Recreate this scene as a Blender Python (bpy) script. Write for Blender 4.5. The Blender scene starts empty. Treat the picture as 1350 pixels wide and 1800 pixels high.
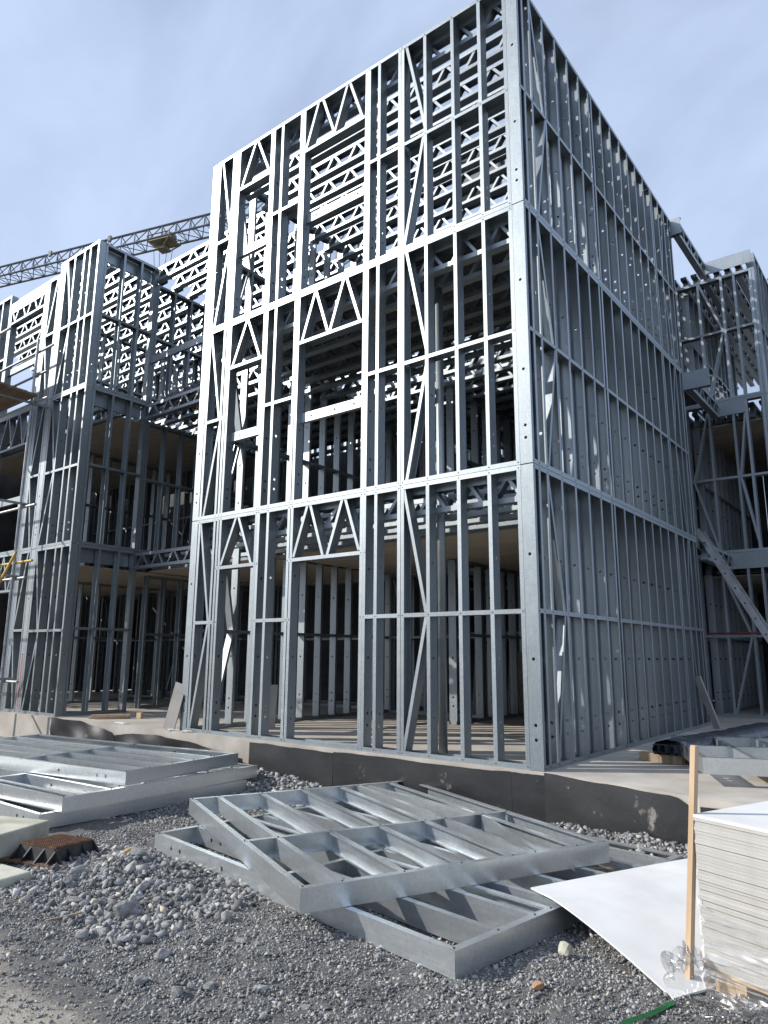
import bpy, math, random
import numpy as np
from mathutils import Matrix, Vector

random.seed(7)
rng = np.random.default_rng(11)
SC = bpy.context.scene
COL = SC.collection
R = math.radians

# ------------------------------------------------------------------ camera
cam_d = bpy.data.cameras.new('camera')
cam = bpy.data.objects.new('camera', cam_d)
COL.objects.link(cam)
cam_d.sensor_fit = 'VERTICAL'
cam_d.sensor_height = 24.0
cam_d.lens = 24.0 * 1245.0 / 1800.0
cam_d.clip_end = 3000
rt, up, fw = (0.789376, 0.613878, 0.006233), (0.117094, -0.160521, 0.980062), (-0.602639, 0.772908, 0.198593)
cam.matrix_world = Matrix(((rt[0], up[0], -fw[0], 3.0972), (rt[1], up[1], -fw[1], -6.4384),
                           (rt[2], up[2], -fw[2], 1.0585), (0, 0, 0, 1)))
SC.camera = cam

# ------------------------------------------------------------------ sky and sun
SUN_AZ, SUN_EL = R(36.0), R(31.0)          # light travels towards +X rotated by SUN_AZ to +Y
world = bpy.data.worlds.new('World')
SC.world = world
world.use_nodes = True
wn, wl = world.node_tree.nodes, world.node_tree.links
wn.clear()
w_out = wn.new('ShaderNodeOutputWorld')
w_bg = wn.new('ShaderNodeBackground')
w_bg.inputs['Strength'].default_value = 0.106
sky = wn.new('ShaderNodeTexSky')
sky.sky_type = 'NISHITA'
sky.sun_disc = False
sky.sun_elevation = SUN_EL
sky.sun_rotation = math.atan2(-math.cos(SUN_AZ), -math.sin(SUN_AZ))
sky.air_density = 1.0
sky.dust_density = 1.6
sky.ozone_density = 2.0
w_tc = wn.new('ShaderNodeTexCoord')
w_map = wn.new('ShaderNodeMapping')
w_map.inputs['Rotation'].default_value = (R(15), R(-35), R(40))
w_map.inputs['Scale'].default_value = (1.0, 3.2, 2.2)
w_n = wn.new('ShaderNodeTexNoise')
w_n.inputs['Scale'].default_value = 1.5
w_n.inputs['Detail'].default_value = 5
w_n.inputs['Roughness'].default_value = 0.52
w_n.inputs['Distortion'].default_value = 0.4
w_r = wn.new('ShaderNodeValToRGB')
w_r.color_ramp.elements[0].position = 0.33
w_r.color_ramp.elements[0].color = (0.55, 0.55, 0.55, 1)
w_r.color_ramp.elements[1].position = 0.72
w_r.color_ramp.elements[1].color = (0.98, 0.98, 0.98, 1)
w_mix = wn.new('ShaderNodeMixRGB')
w_mix.inputs['Color2'].default_value = (5.4, 6.5, 8.7, 1)
wl.new(w_tc.outputs['Generated'], w_map.inputs['Vector'])
wl.new(w_map.outputs['Vector'], w_n.inputs['Vector'])
wl.new(w_n.outputs['Fac'], w_r.inputs['Fac'])
wl.new(w_r.outputs['Color'], w_mix.inputs['Fac'])
wl.new(sky.outputs['Color'], w_mix.inputs['Color1'])
wl.new(w_mix.outputs['Color'], w_bg.inputs['Color'])
wl.new(w_bg.outputs['Background'], w_out.inputs['Surface'])

sun_d = bpy.data.lights.new('sun', 'SUN')
sun_d.energy = 4.5
sun_d.angle = R(0.55)
sun_d.color = (1.0, 0.955, 0.89)
sun = bpy.data.objects.new('sun', sun_d)
COL.objects.link(sun)
sun.location = (-20, -14, 18)
sdir = Vector((math.cos(SUN_AZ) * math.cos(SUN_EL), math.sin(SUN_AZ) * math.cos(SUN_EL), -math.sin(SUN_EL)))
sun.rotation_euler = sdir.to_track_quat('-Z', 'Y').to_euler()

SC.view_settings.view_transform = 'Standard'
SC.view_settings.look = 'None'
SC.view_settings.gamma = 1.0
SC.view_settings.exposure = 0.22
SC.view_settings.use_curve_mapping = False
SC.cycles.max_bounces = 8
SC.cycles.glossy_bounces = 4
SC.cycles.transparent_max_bounces = 12
SC.cycles.sample_clamp_indirect = 6.0

# ------------------------------------------------------------------ materials
def new_mat(name):
    m = bpy.data.materials.new(name)
    m.use_nodes = True
    nt = m.node_tree
    return m, nt, nt.nodes['Principled BSDF']

def ramp(nt, fac, stops):
    r = nt.nodes.new('ShaderNodeValToRGB')
    el = r.color_ramp.elements
    while len(el) < len(stops):
        el.new(0.5)
    for e, (p, c) in zip(el, stops):
        e.position = p
        e.color = (c[0], c[1], c[2], 1)
    nt.links.new(fac, r.inputs['Fac'])
    return r.outputs['Color']

def noise(nt, scale, detail=4, vec='Object', stretch=None, rough=0.55):
    tc = nt.nodes.new('ShaderNodeTexCoord')
    src = tc.outputs[vec]
    if stretch:
        mp = nt.nodes.new('ShaderNodeMapping')
        mp.inputs['Scale'].default_value = stretch
        nt.links.new(src, mp.inputs['Vector'])
        src = mp.outputs['Vector']
    n = nt.nodes.new('ShaderNodeTexNoise')
    n.inputs['Scale'].default_value = scale
    n.inputs['Detail'].default_value = detail
    n.inputs['Roughness'].default_value = rough
    nt.links.new(src, n.inputs['Vector'])
    return n.outputs['Fac']

def bump(nt, bsdf, h, strength, dist):
    b = nt.nodes.new('ShaderNodeBump')
    b.inputs['Strength'].default_value = strength
    b.inputs['Distance'].default_value = dist
    nt.links.new(h, b.inputs['Height'])
    nt.links.new(b.outputs['Normal'], bsdf.inputs['Normal'])

def simple(name, c0, c1, rough=0.7, metal=0.0, scale=6, stretch=None, bmp=None, rnd=0.0, stops=(0.35, 0.68)):
    m, nt, b = new_mat(name)
    f = noise(nt, scale, 5, stretch=stretch)
    c = ramp(nt, f, [(stops[0], c0), (stops[1], c1)])
    if rnd:
        oi = nt.nodes.new('ShaderNodeObjectInfo')
        mr = nt.nodes.new('ShaderNodeMapRange')
        mr.inputs['To Min'].default_value = 1 - rnd
        mr.inputs['To Max'].default_value = 1 + rnd
        nt.links.new(oi.outputs['Random'], mr.inputs['Value'])
        mx = nt.nodes.new('ShaderNodeMixRGB')
        mx.blend_type = 'MULTIPLY'
        mx.inputs['Fac'].default_value = 1
        nt.links.new(c, mx.inputs['Color1'])
        nt.links.new(mr.outputs['Result'], mx.inputs['Color2'])
        c = mx.outputs['Color']
    nt.links.new(c, b.inputs['Base Color'])
    b.inputs['Roughness'].default_value = rough
    b.inputs['Metallic'].default_value = metal
    if bmp:
        bump(nt, b, noise(nt, bmp[0], 4, stretch=stretch), bmp[1], bmp[2])
    return m

def galv(name, spangle, lo, hi, r0, r1, metal, amp=0.28):
    m, nt, b = new_mat(name)
    L = nt.links
    tc = nt.nodes.new('ShaderNodeTexCoord')
    vo = nt.nodes.new('ShaderNodeTexVoronoi')
    vo.inputs['Scale'].default_value = spangle
    L.new(tc.outputs['Object'], vo.inputs['Vector'])
    n = noise(nt, 2.3, 6)
    st = noise(nt, 7.0, 4, stretch=(9, 9, 0.5))
    n_lo = nt.nodes.new('ShaderNodeMath'); n_lo.operation = 'MULTIPLY_ADD'
    n_lo.inputs[1].default_value = 0.45; n_lo.inputs[2].default_value = 0.27
    L.new(n, n_lo.inputs[0])
    add = nt.nodes.new('ShaderNodeMath'); add.operation = 'MULTIPLY_ADD'
    add.inputs[1].default_value = amp
    L.new(vo.outputs['Color'], add.inputs[0]); L.new(n_lo.outputs[0], add.inputs[2])
    add2 = nt.nodes.new('ShaderNodeMath'); add2.operation = 'MULTIPLY_ADD'
    add2.inputs[1].default_value = 0.35
    L.new(st, add2.inputs[0]); L.new(add.outputs[0], add2.inputs[2])
    c = ramp(nt, add2.outputs[0], [(0.45, lo), (1.1, hi)])
    oi = nt.nodes.new('ShaderNodeObjectInfo')
    mr = nt.nodes.new('ShaderNodeMapRange')
    mr.inputs['To Min'].default_value = 0.86
    mr.inputs['To Max'].default_value = 1.12
    L.new(oi.outputs['Random'], mr.inputs['Value'])
    mx = nt.nodes.new('ShaderNodeMixRGB'); mx.blend_type = 'MULTIPLY'; mx.inputs['Fac'].default_value = 1
    L.new(c, mx.inputs['Color1']); L.new(mr.outputs['Result'], mx.inputs['Color2'])
    L.new(mx.outputs['Color'], b.inputs['Base Color'])
    b.inputs['Metallic'].default_value = metal
    rr = nt.nodes.new('ShaderNodeMapRange')
    rr.inputs['From Min'].default_value = 0.4; rr.inputs['From Max'].default_value = 1.1
    rr.inputs['To Min'].default_value = r0; rr.inputs['To Max'].default_value = r1
    L.new(add2.outputs[0], rr.inputs['Value'])
    L.new(rr.outputs['Result'], b.inputs['Roughness'])
    bump(nt, b, noise(nt, 2.0, 1), 0.06, 0.02)
    return m

M = {}
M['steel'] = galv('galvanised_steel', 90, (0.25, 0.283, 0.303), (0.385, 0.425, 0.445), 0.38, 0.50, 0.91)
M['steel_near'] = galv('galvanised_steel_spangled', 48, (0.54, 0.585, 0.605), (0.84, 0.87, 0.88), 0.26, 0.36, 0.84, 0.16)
M['concrete'] = simple('slab_concrete', (0.33, 0.30, 0.26), (0.48, 0.445, 0.39), 0.9, 0, 1.7, bmp=(30, .15, .01))
M['precast'] = simple('precast_concrete', (0.30, 0.30, 0.21), (0.58, 0.56, 0.48), 0.9, 0, 3, bmp=(40, .2, .01))
M['soffit'] = simple('soffit_board', (0.34, 0.285, 0.22), (0.46, 0.395, 0.31), 0.85, 0, 1.2, stretch=(0.5, 6, 1), rnd=0.08)
M['dark_board'] = simple('dark_deck_and_backdrop', (0.05, 0.05, 0.055), (0.10, 0.10, 0.10), 0.9, 0, 2, rnd=0.2)  # deck boards, and the added backdrop boards that keep the interior dark
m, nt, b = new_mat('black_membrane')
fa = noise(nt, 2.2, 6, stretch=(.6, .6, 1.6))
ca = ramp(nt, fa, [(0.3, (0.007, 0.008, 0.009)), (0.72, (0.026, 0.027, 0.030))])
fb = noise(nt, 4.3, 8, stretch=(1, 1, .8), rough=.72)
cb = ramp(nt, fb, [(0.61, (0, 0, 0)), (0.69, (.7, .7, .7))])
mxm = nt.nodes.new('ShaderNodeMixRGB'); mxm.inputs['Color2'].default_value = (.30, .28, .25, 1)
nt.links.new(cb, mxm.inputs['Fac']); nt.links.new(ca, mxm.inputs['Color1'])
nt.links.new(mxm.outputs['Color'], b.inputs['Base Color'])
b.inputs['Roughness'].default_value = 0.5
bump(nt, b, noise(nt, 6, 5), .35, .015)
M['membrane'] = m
M['timber'] = simple('sawn_timber', (0.44, 0.31, 0.19), (0.60, 0.45, 0.30), 0.75, 0, 3, stretch=(8, 8, .6))
M['old_timber'] = simple('weathered_timber', (0.20, 0.15, 0.10), (0.36, 0.28, 0.19), 0.85, 0, 3, stretch=(8, 8, .6), rnd=.15)
M['plank'] = simple('scaffold_plank', (0.13, 0.085, 0.055), (0.24, 0.165, 0.11), 0.85, 0, 3, stretch=(.6, 8, 8), rnd=.2)
M['board_grey'] = simple('cement_board', (0.27, 0.255, 0.235), (0.36, 0.34, 0.31), 0.9, 0, 3)
M['plaster_edge'] = simple('plasterboard_core', (0.40, 0.388, 0.358), (0.49, 0.478, 0.445), 0.95, 0, 9, stretch=(1, 1, 18), rnd=0.05, bmp=(60, .25, .004))
M['plaster_face'] = simple('plasterboard_face', (0.60, 0.60, 0.585), (0.72, 0.72, 0.71), 0.8, 0, 2.2)
M['iron'] = simple('cast_iron', (0.018, 0.018, 0.019), (0.05, 0.048, 0.046), 0.55, 0.3, 9, bmp=(50, .25, .004))
M['rust'] = simple('rusty_iron', (0.055, 0.028, 0.016), (0.17, 0.085, 0.042), 0.9, 0.1, 22, bmp=(60, .3, .004))
M['alu'] = simple('aluminium', (0.36, 0.36, 0.37), (0.50, 0.50, 0.51), 0.42, 0.7, 5)
M['tube'] = simple('scaffold_tube', (0.30, 0.31, 0.32), (0.48, 0.48, 0.47), 0.45, 0.75, 8)
M['tube_yellow'] = simple('yellow_paint', (0.42, 0.25, 0.02), (0.58, 0.36, 0.03), 0.5, 0, 12)
M['crane'] = simple('crane_grey_paint', (0.09, 0.11, 0.13), (0.15, 0.17, 0.19), 0.6, 0, 2)
M['crane_yellow'] = simple('crane_yellow_paint', (0.14, 0.11, 0.055), (0.23, 0.19, 0.10), 0.6, 0, 2)
M['rope'] = simple('wire_rope', (0.05, 0.05, 0.05), (0.09, 0.09, 0.09), 0.6, 0.4, 5)
M['red'] = simple('red_plastic', (0.20, 0.015, 0.03), (0.30, 0.03, 0.045), 0.5, 0, 4)
M['green'] = simple('green_strap', (0.008, 0.07, 0.018), (0.016, 0.12, 0.035), 0.4, 0, 8)
M['dark_wrap'] = simple('dark_plastic_wrap', (0.02, 0.024, 0.03), (0.08, 0.09, 0.105), 0.22, 0, 7, stretch=(1, 5, 1), bmp=(14, .6, .02))
M['tarp'] = simple('white_tarpaulin', (0.5, 0.52, 0.53), (0.66, 0.68, 0.68), 0.6, 0, 4)
M['rock'] = simple('broken_rock', (0.17, 0.168, 0.162), (0.40, 0.39, 0.37), 0.92, 0, 14, rnd=0.28, bmp=(40, .8, .012))
M['rock_tan'] = simple('tan_sponge_stone', (0.42, 0.30, 0.15), (0.60, 0.45, 0.25), 0.95, 0, 20, bmp=(60, .8, .01))
M['brick'] = simple('broken_brick', (0.30, 0.17, 0.10), (0.42, 0.25, 0.15), 0.9, 0, 20, bmp=(60, .5, .005))
M['grime'] = simple('mortar_smears', (0.38, 0.36, 0.33), (0.52, 0.50, 0.46), 0.95, 0, 20)
M['pink'] = simple('marking_tape', (0.55, 0.10, 0.10), (0.62, 0.14, 0.13), 0.6, 0, 20)

# ground: dark crushed stone with a sandy track
m, nt, b = new_mat('ground_crushed_stone')
f1 = noise(nt, 55, 6, rough=0.7)
c_st = ramp(nt, f1, [(0.32, (0.07, 0.068, 0.065)), (0.55, (0.15, 0.146, 0.138)), (0.75, (0.27, 0.262, 0.248))])
f2 = noise(nt, 22, 6)
c_di = ramp(nt, f2, [(0.3, (0.30, 0.27, 0.225)), (0.7, (0.44, 0.405, 0.345))])
tc = nt.nodes.new('ShaderNodeTexCoord')
sx = nt.nodes.new('ShaderNodeSeparateXYZ')
nt.links.new(tc.outputs['Object'], sx.inputs['Vector'])
w1 = nt.nodes.new('ShaderNodeMath'); w1.operation = 'MULTIPLY_ADD'; w1.inputs[1].default_value = 0.55
nt.links.new(noise(nt, 2.4, 4), w1.inputs[0]); nt.links.new(sx.outputs['Y'], w1.inputs[2])
w0 = nt.nodes.new('ShaderNodeMath'); w0.operation = 'MULTIPLY_ADD'; w0.inputs[1].default_value = 0.10
nt.links.new(sx.outputs['X'], w0.inputs[0]); nt.links.new(w1.outputs[0], w0.inputs[2])
fac = nt.nodes.new('ShaderNodeMapRange')
fac.inputs['From Min'].default_value = -4.12; fac.inputs['From Max'].default_value = -4.34
nt.links.new(w0.outputs[0], fac.inputs['Value'])
fac2 = nt.nodes.new('ShaderNodeMapRange')
fac2.inputs['From Min'].default_value = -5.9; fac2.inputs['From Max'].default_value = -5.5
nt.links.new(w0.outputs[0], fac2.inputs['Value'])
facm = nt.nodes.new('ShaderNodeMath'); facm.operation = 'MULTIPLY'
nt.links.new(fac.outputs['Result'], facm.inputs[0]); nt.links.new(fac2.outputs['Result'], facm.inputs[1])
mx = nt.nodes.new('ShaderNodeMixRGB')
nt.links.new(facm.outputs[0], mx.inputs['Fac'])
nt.links.new(c_st, mx.inputs['Color1']); nt.links.new(c_di, mx.inputs['Color2'])
nt.links.new(mx.outputs['Color'], b.inputs['Base Color'])
b.inputs['Roughness'].default_value = 0.95
bump(nt, b, f1, 0.9, 0.02)
M['ground'] = m

# loose stones: colour varies per stone through a face attribute
m, nt, b = new_mat('gravel_stone')
at = nt.nodes.new('ShaderNodeAttribute'); at.attribute_name = 'tone'
c = ramp(nt, at.outputs['Fac'], [(0.0, (0.10, 0.102, 0.106)), (0.5, (0.245, 0.245, 0.243)), (0.9, (0.44, 0.435, 0.415)), (1.0, (0.50, 0.43, 0.33))])
nt.links.new(c, b.inputs['Base Color'])
b.inputs['Roughness'].default_value = 0.88
M['gravel'] = m

# clear stretch film: thin glossy film, mostly see-through, whiter where it is bunched
m, nt, b = new_mat('stretch_film')
nt.nodes.remove(b)
out = nt.nodes['Material Output']
tr = nt.nodes.new('ShaderNodeBsdfTransparent'); tr.inputs['Color'].default_value = (0.96, 0.96, 0.96, 1)
gl = nt.nodes.new('ShaderNodeBsdfGlossy'); gl.inputs['Roughness'].default_value = 0.2; gl.inputs['Color'].default_value = (0.95, 0.95, 0.95, 1)
df = nt.nodes.new('ShaderNodeBsdfDiffuse'); df.inputs['Color'].default_value = (0.8, 0.8, 0.8, 1)
ms = nt.nodes.new('ShaderNodeMixShader'); ms.inputs['Fac'].default_value = 0.62
nt.links.new(gl.outputs[0], ms.inputs[1]); nt.links.new(df.outputs[0], ms.inputs[2])
tcf = nt.nodes.new('ShaderNodeTexCoord')
mpf = nt.nodes.new('ShaderNodeMapping'); mpf.inputs['Rotation'].default_value = (0, R(-27), 0); mpf.inputs['Scale'].default_value = (1.6, 3, 34)
nt.links.new(tcf.outputs['Object'], mpf.inputs['Vector'])
nf = nt.nodes.new('ShaderNodeTexNoise'); nf.inputs['Scale'].default_value = 1.0; nf.inputs['Detail'].default_value = 3; nf.inputs['Distortion'].default_value = .5
nt.links.new(mpf.outputs['Vector'], nf.inputs['Vector'])
mr = nt.nodes.new('ShaderNodeMapRange'); mr.inputs['From Min'].default_value = .49; mr.inputs['From Max'].default_value = .64
mr.inputs['To Min'].default_value = 0.10; mr.inputs['To Max'].default_value = 0.74
nt.links.new(nf.outputs['Fac'], mr.inputs['Value'])
lw = nt.nodes.new('ShaderNodeLayerWeight'); lw.inputs['Blend'].default_value = 0.12
mm = nt.nodes.new('ShaderNodeMath'); mm.operation = 'MAXIMUM'
nt.links.new(lw.outputs['Fresnel'], mm.inputs[0]); nt.links.new(mr.outputs['Result'], mm.inputs[1])
mx2 = nt.nodes.new('ShaderNodeMixShader')
nt.links.new(mm.outputs[0], mx2.inputs['Fac'])
nt.links.new(tr.outputs[0], mx2.inputs[1]); nt.links.new(ms.outputs[0], mx2.inputs[2])
nt.links.new(mx2.outputs[0], out.inputs['Surface'])
M['film'] = m
m, nt, b = new_mat('loose_stretch_film')
nt.nodes.remove(b)
out = nt.nodes['Material Output']
tr = nt.nodes.new('ShaderNodeBsdfTransparent'); tr.inputs['Color'].default_value = (0.95, 0.95, 0.95, 1)
gl = nt.nodes.new('ShaderNodeBsdfGlossy'); gl.inputs['Roughness'].default_value = 0.12
lw = nt.nodes.new('ShaderNodeLayerWeight'); lw.inputs['Blend'].default_value = 0.16
ma = nt.nodes.new('ShaderNodeMath'); ma.operation = 'MULTIPLY_ADD'; ma.inputs[1].default_value = .42; ma.inputs[2].default_value = .03
nt.links.new(lw.outputs['Fresnel'], ma.inputs[0])
mx2 = nt.nodes.new('ShaderNodeMixShader')
nt.links.new(ma.outputs[0], mx2.inputs['Fac']); nt.links.new(tr.outputs[0], mx2.inputs[1]); nt.links.new(gl.outputs[0], mx2.inputs[2])
nt.links.new(mx2.outputs[0], out.inputs['Surface'])
M['film_loose'] = m

# ------------------------------------------------------------------ helpers
WM = {}          # world matrices of built objects

class MB:
    def __init__(s):
        s.v, s.f = [], []
    def quad(s, a, b, c, d):
        i = len(s.v); s.v += [tuple(a), tuple(b), tuple(c), tuple(d)]; s.f.append((i, i + 1, i + 2, i + 3))
    def profile(s, Mx, prof, L, closed=False):
        n = len(prof); k = n if closed else n - 1
        i0 = len(s.v)
        for z in (0, L):
            for x, y in prof:
                s.v.append(tuple(Mx @ Vector((x, y, z))))
        for i in range(k):
            j = (i + 1) % n
            s.f.append((i0 + i, i0 + j, i0 + n + j, i0 + n + i))
        if closed:
            s.f.append(tuple(i0 + n + i for i in range(n)))
            s.f.append(tuple(i0 + i for i in reversed(range(n))))
        return s
    def box(s, x0, x1, y0, y1, z0, z1, Mx=None):
        i = len(s.v)
        for z in (z0, z1):
            for x, y in ((x0, y0), (x1, y0), (x1, y1), (x0, y1)):
                p = Vector((x, y, z))
                s.v.append(tuple(Mx @ p if Mx else p))
        s.f += [(i, i + 3, i + 2, i + 1), (i + 4, i + 5, i + 6, i + 7), (i, i + 1, i + 5, i + 4),
                (i + 1, i + 2, i + 6, i + 5), (i + 2, i + 3, i + 7, i + 6), (i + 3, i, i + 4, i + 7)]
        return s
    def tube(s, p, q, r, n=8, cap=True):
        p, q = Vector(p), Vector(q)
        d = (q - p); L = d.length
        Q = d.to_track_quat('Z', 'Y').to_matrix().to_4x4(); Q.translation = p
        s.profile(Q, [(r * math.cos(2 * math.pi * i / n), r * math.sin(2 * math.pi * i / n)) for i in range(n)], L, True)
        return s
    def mesh(s, name, mat, smooth=False):
        me = bpy.data.meshes.new(name)
        me.from_pydata(s.v, [], s.f)
        me.materials.append(M[mat])
        if smooth:
            me.polygons.foreach_set('use_smooth', [True] * len(me.polygons))
        me.update()
        return me

I4 = Matrix.Identity(4)
def T(x, y, z):
    return Matrix.Translation((x, y, z))
def frame(o, x, y, z):
    return Matrix(((x[0], y[0], z[0], o[0]), (x[1], y[1], z[1], o[1]), (x[2], y[2], z[2], o[2]), (0, 0, 0, 1)))

def put(name, me, Mw=I4, parent=None):
    o = bpy.data.objects.new(name, me)
    COL.objects.link(o)
    WM[o] = Mw.copy()
    if parent:
        o.parent = parent
        o.matrix_basis = WM[parent].inverted() @ Mw
    else:
        o.matrix_basis = Mw
    return o

def tag(o, label, cat, group=None, kind=None):
    if label: o['label'] = label
    if cat: o['category'] = cat
    if group: o['group'] = group
    if kind: o['kind'] = kind
    return o

def thing(name, label, cat, loc, group=None):
    return tag(put(name, None, T(*loc)), label, cat, group)

def struct(name, me, Mw=I4):
    o = put(name, me, Mw); o['kind'] = 'structure'; return o

# ---- cold formed steel members
W, FL, LIP = 0.14, 0.045, 0.013
HOLES = (0.275, 0.41, 1.03, 2.06)
cache = {}
def stud_mesh(L, w=W, f=FL, fs=1, holes=HOLES, lip=LIP, mat='steel'):
    key = ('s', round(L, 3), w, f, fs, holes, mat)
    if key in cache: return cache[key]
    mb = MB()
    z = 0.0
    hs = [h for h in holes if 0.1 < h < L - 0.1]
    c = w / 2; r = 0.0175; hh = 0.03
    for h in hs:
        mb.quad((0, 0, z), (0, w, z), (0, w, h - hh), (0, 0, h - hh))
        outer = [(w, h), (w, h + hh), (c, h + hh), (0, h + hh), (0, h), (0, h - hh), (c, h - hh), (w, h - hh)]
        inner = [(c + r * math.cos(a * math.pi / 4), h + r * math.sin(a * math.pi / 4)) for a in range(8)]
        for i in range(8):
            j = (i + 1) % 8
            mb.quad((0, *inner[i]), (0, *outer[i]), (0, *outer[j]), (0, *inner[j]))
        z = h + hh
    mb.quad((0, 0, z), (0, w, z), (0, w, L), (0, 0, L))
    mb.profile(I4, [(0, 0), (fs * f, 0), (fs * f, lip)], L)
    mb.profile(I4, [(0, w), (fs * f, w), (fs * f, w - lip)], L)
    cache[key] = mb.mesh('stud', mat)
    return cache[key]

def chan_mesh(L, w, f, fs=1, mat='steel'):
    key = ('c', round(L, 3), w, f, fs, mat)
    if key not in cache:
        mb = MB(); mb.profile(I4, [(fs * f, 0), (0, 0), (0, w), (fs * f, w)], L)
        cache[key] = mb.mesh('channel', mat)
    return cache[key]

# axis system for a member running along the panel's s direction: z=s, y=depth, x=-h
ALONG = Matrix(((0, 0, 1, 0), (0, 1, 0, 0), (-1, 0, 0, 0), (0, 0, 0, 1)))

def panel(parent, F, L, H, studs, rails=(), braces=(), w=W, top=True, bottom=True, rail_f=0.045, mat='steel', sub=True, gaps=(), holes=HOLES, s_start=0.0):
    """studs: (s, side) ; side 'a' = web on the low-s side, 'b' = web on the high-s side"""
    tw = w + 0.004
    def trk(mb, s0, s1, h, fs):
        mb.profile(T(s0, -0.002, h) @ ALONG, [(fs * 0.05, 0), (0, 0), (0, tw), (fs * 0.05, tw)], s1 - s0)
    if sub:
        mb = MB()
        trk(mb, s_start, L, 0.001, -1)
        base = put('wall_frame', mb.mesh('wall_frame', mat), F, parent)
        mb = MB(); trk(mb, s_start, L, H - 0.001, 1)
        put('top_track', mb.mesh('top_track', mat), F, base)
    else:
        base = parent
        for h, fs in ((0.001, -1), (H - 0.001, 1)):
            mb = MB(); trk(mb, 0, L, h, fs)
            put('track', mb.mesh('track', mat), F, base)
    for st in studs:
        s, side = st[0], st[1]
        h0, h1 = (st[2], st[3]) if len(st) > 2 else (0.004, H - 0.004)
        ln = h1 - h0
        if side == 'a':
            put('stud', stud_mesh(ln, w, fs=1, mat=mat, holes=holes), F @ T(s, 0, h0), base)
        else:
            put('stud', stud_mesh(ln, w, fs=-1, mat=mat, holes=holes), F @ T(s + FL, 0, h0), base)
    if sub and F[1][3] < 1.0 and F[0][3] > -10.95 or not sub:
        mb = MB()
        for st in studs:
            if len(st) > 2: continue
            for h in (0.028, H - 0.028):
                mb.tube((st[0] + .022, -.002, h), (st[0] + .022, -.0065, h), .0065, 6)
            for (a0, a1, h) in rails:
                if a0 - .05 <= st[0] <= a1 + .02: mb.tube((st[0] + .022, -.002, h), (st[0] + .022, -.006, h), .006, 6)
        sc_ = put('screws', mb.mesh('screws', 'rope'), F, base); sc_['kind'] = 'stuff'
    for (s0, s1, h) in rails:
        put('noggin', chan_mesh(s1 - s0, w + 0.003, rail_f, 1, mat), F @ T(s0, -0.0015, h + rail_f / 2) @ ALONG, base)
    for (s0, h0, s1, h1) in braces:
        d = Vector((s1 - s0, 0, h1 - h0)); ln = d.length; d.normalize()
        y = Vector((0, 1, 0)); x = y.cross(d)
        fm = frame((s0, 0.003, h0), x, y, d)
        put('brace', stud_mesh(ln, w - 0.008, 0.04, 1 if random.random() < .5 else -1, holes=(), mat=mat), F @ fm, base)
    return base

def truss(parent, F, L, indiv=True, H=0.30, cw=0.115, pitch=0.235, mat='steel'):
    """F: x along the truss, y across, z up; origin on the underside"""
    mb = MB()
    mb.profile(T(0, -cw / 2, 0) @ ALONG, [(-0.058, 0), (0, 0), (0, cw), (-0.058, cw)], L)
    t = put('truss', mb.mesh('truss', mat), F, parent)
    mb = MB(); mb.profile(T(0, -cw / 2, H) @ ALONG, [(0.058, 0), (0, 0), (0, cw), (0.058, cw)], L)
    put('top_chord', mb.mesh('top_chord', mat), F, t)
    n = max(2, int(round(L / pitch)))
    p = L / n
    jb = MB()
    for i in range(n):
        up_ = (i % 2 == 0)
        x0, x1 = i * p + 0.02, (i + 1) * p - 0.02
        z0, z1 = (0.01, H - 0.01) if up_ else (H - 0.01, 0.01)
        d = Vector((x1 - x0, 0, z1 - z0)); ln = d.length; d.normalize()
        y = Vector((0, 1, 0)); x = y.cross(d)
        fm = frame((x0, -cw / 2 + 0.006, z0), x, y, d)
        if indiv:
            put('truss_web', chan_mesh(ln, cw - 0.012, 0.038, 1, mat), F @ fm, t)
        else:
            jb.profile(fm, [(0.038, 0), (0, 0), (0, cw - 0.012), (0.038, cw - 0.012)], ln)
    if not indiv:
        put('web_bars', jb.mesh('web_bars', mat), F, t)['kind'] = 'stuff'
    return t

X, Y, Z = Vector((1, 0, 0)), Vector((0, 1, 0)), Vector((0, 0, 1))
def F_front(x, y, z): return frame((x, y, z), X, Y, Z)          # faces -Y, s runs +X
def F_right(x, y, z): return frame((x, y, z), Y, -X, Z)         # faces +X, s runs +Y
def F_left(x, y, z): return frame((x, y, z), -Y, X, Z)          # faces -X, s runs -Y
def F_alongY(x, y, z): return frame((x, y, z), Y, -X, Z)

def boards(parent, name, mat, x0, x1, y0, y1, z0, z1, nx, ny, gap=0.004):
    dx, dy = (x1 - x0) / nx, (y1 - y0) / ny
    me = MB().box(0, dx - gap, 0, dy - gap, 0, z1 - z0).mesh(name, mat)
    for i in range(nx):
        for j in range(ny):
            put(name, me, T(x0 + i * dx, y0 + j * dy, z0 + random.uniform(-.003, .003)), parent)

# ------------------------------------------------------------------ ground
BASE = -0.52
def hgt(x, y):
    x = np.asarray(x, float); y = np.asarray(y, float)
    h = 0.012 * np.sin(3.1 * x + 1.3 * y) + 0.010 * np.sin(5.3 * y - 2.2 * x + 1) + 0.006 * np.sin(11 * x + 7 * y) + 0.004 * np.sin(17 * y - 13 * x)
    h = h + 0.10 * np.exp(-(((x + 1.75) / 0.75) ** 2 + ((y + 3.15) / 0.30) ** 2)) * np.clip((x + 2.2) * 3, 0, 1)   # heap by the manhole
    ye = np.where(x < 0, -.05, -.05 - .235 * x)                                           # berm along the slab edge
    A = .085 + .07 * np.clip(x, 0, 1) + .10 * np.clip((-x - 2.4) / 1.5, 0, 1)
    h = h + A * np.exp(-((ye - y) / .26) ** 2)
    near = np.exp(-((x / 12) ** 2 + ((y + 2) / 9) ** 2))
    return BASE + h * near

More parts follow.
